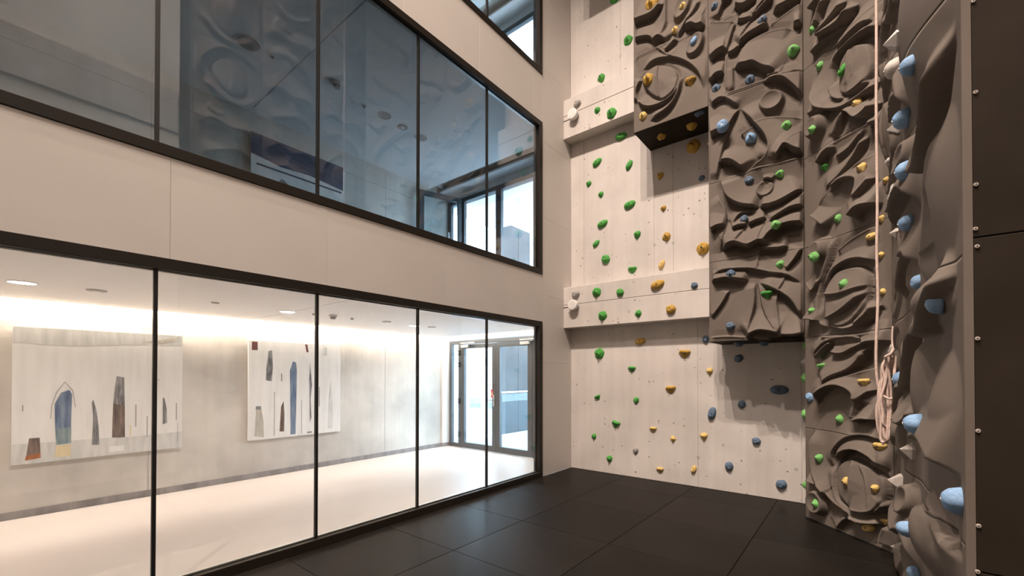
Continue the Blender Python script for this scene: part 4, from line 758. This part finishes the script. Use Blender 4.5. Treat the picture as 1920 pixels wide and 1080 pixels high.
# ropes
def rope_mat(name, c1, c2):
    m = noisy(mat(name, c1, .85), c1, c2, 40, 3, .4, 150, .004); return m
ROPE = rope_mat('rope_pink_beige', (.58, .42, .36), (.72, .57, .50))
def smooth_path(pts, n=8):
    P = [Vector(p) for p in pts]; E = [2*P[0]-P[1]]+P+[2*P[-1]-P[-2]]; out = []
    for i in range(1, len(E)-2):
        a, b, c, d = E[i-1:i+3]
        for k in range(n): t = k/n; out.append(.5*((2*b)+(-a+c)*t+(2*a-5*b+4*c-d)*t*t+(-a+3*b-3*c+d)*t**3))
    out.append(P[-1]); return out
RX, RY = 4.150, -1.95
def rp(px, py, off=0.0):
    d = ray(px, py); t = (RY+off-CAM[1])/d[1]; return tuple(CAM+d*t)
rope = empty('climbing_rope', rp(1643, 700)); tag(rope, 'long beige climbing rope hanging straight down before the angled relief column', 'rope'); ro = Vector(rope.location)
top_p = rp(1643, -10); pts = [(top_p[0], RY, 11.6), (top_p[0], RY, 8.0), top_p, rp(1643, 200), rp(1645, 380), rp(1644, 470), rp(1646, 560), rp(1643, 640), rp(1643, 690), rp(1646, 720), rp(1650, 740), rp(1644, 765), rp(1646, 800), rp(1653, 822), rp(1656, 834)]
MB().tube([p-ro for p in smooth_path(pts, 8)], .0105, 8).build('rope_strand', ROPE, rope, True)
coil = empty('rope_coil', rp(1662, 835)); tag(coil, 'bundle of looped beige rope hanging beside the long straight rope', 'rope', None); co = Vector(coil.location)
R = random.Random(3)
for k in range(14):
    t0 = R.uniform(662, 678); x0 = 1656+R.uniform(0, 18); bot = R.uniform(782, 828); xl, xr = 1647+R.uniform(-1, 9), 1673+R.uniform(-8, 2); o1, o2 = -.30+.014*((k*5) % 14), -.30+.014*((k*9+4) % 14); mid = R.uniform(745, 770)
    pts = [rp(x0+3, t0, o1), rp(x0-R.uniform(1, 6), 690, o1), rp(xl+R.uniform(3, 9), 718, o1), rp(xl, mid, o1), rp(xl+3, mid+28, o1), rp((xl+xr)/2-6, bot-4, o1), rp((xl+xr)/2+2, bot, (o1+o2)/2), rp(xr-3, bot-12, o2), rp(xr, mid+8, o2), rp(xr-R.uniform(0, 4), 728, o2), rp(x0+5, 695, o2), rp(x0+4, t0+1, o2)]
    MB().tube([p-co for p in smooth_path(pts, 6)], .0092, 7).build('rope_loop', ROPE, coil, True)
pts = [rp(1675, 655, -.22), rp(1669, 664, -.33), rp(1660, 670, -.33), rp(1668, 677, -.2), rp(1678, 668, -.22), rp(1677, 700, -.32), rp(1677, 718, -.32)]
MB().tube([p-co for p in smooth_path(pts, 6)], .0105, 7).build('rope_tie', ROPE, coil, True)
pts = [rp(1674, 612, -.10), rp(1673, 628, -.12), rp(1673, 642, -.15), rp(1675, 655, -.22)]
MB().tube([p-co for p in smooth_path(pts, 8)], .006, 6).build('rope_leader', ROPE, coil, True)
MB().tube([p-co for p in smooth_path([rp(1656, 742, -.33), rp(1668, 748, -.335), rp(1678, 744, -.32)], 5)], .008, 7).build('rope_wrap', ROPE, coil, True)
# hall ceiling lamps (above the frame)
for i, p in enumerate(HALL_LAMPS):
    t = empty('hall_lamp', (p[0], p[1], HALL_Z1)); tag(t, ['left', 'middle', 'right'][i]+' lamp of three on the hall ceiling above the frame', 'lamp', 'hall ceiling lamps')
    MB().cyl((0, 0, -.02), (0, 0, 1), .12, .02, 20).build('ceiling_plate', BLACK, t); MB().cyl((0, 0, -.30), (0, 0, 1), .02, .28, 12).build('stem', BLACK, t); MB().cyl((0, 0, -.36), (0, 0, 1), .16, .08, 24, .10).build('lamp_shade', BLACK, t)
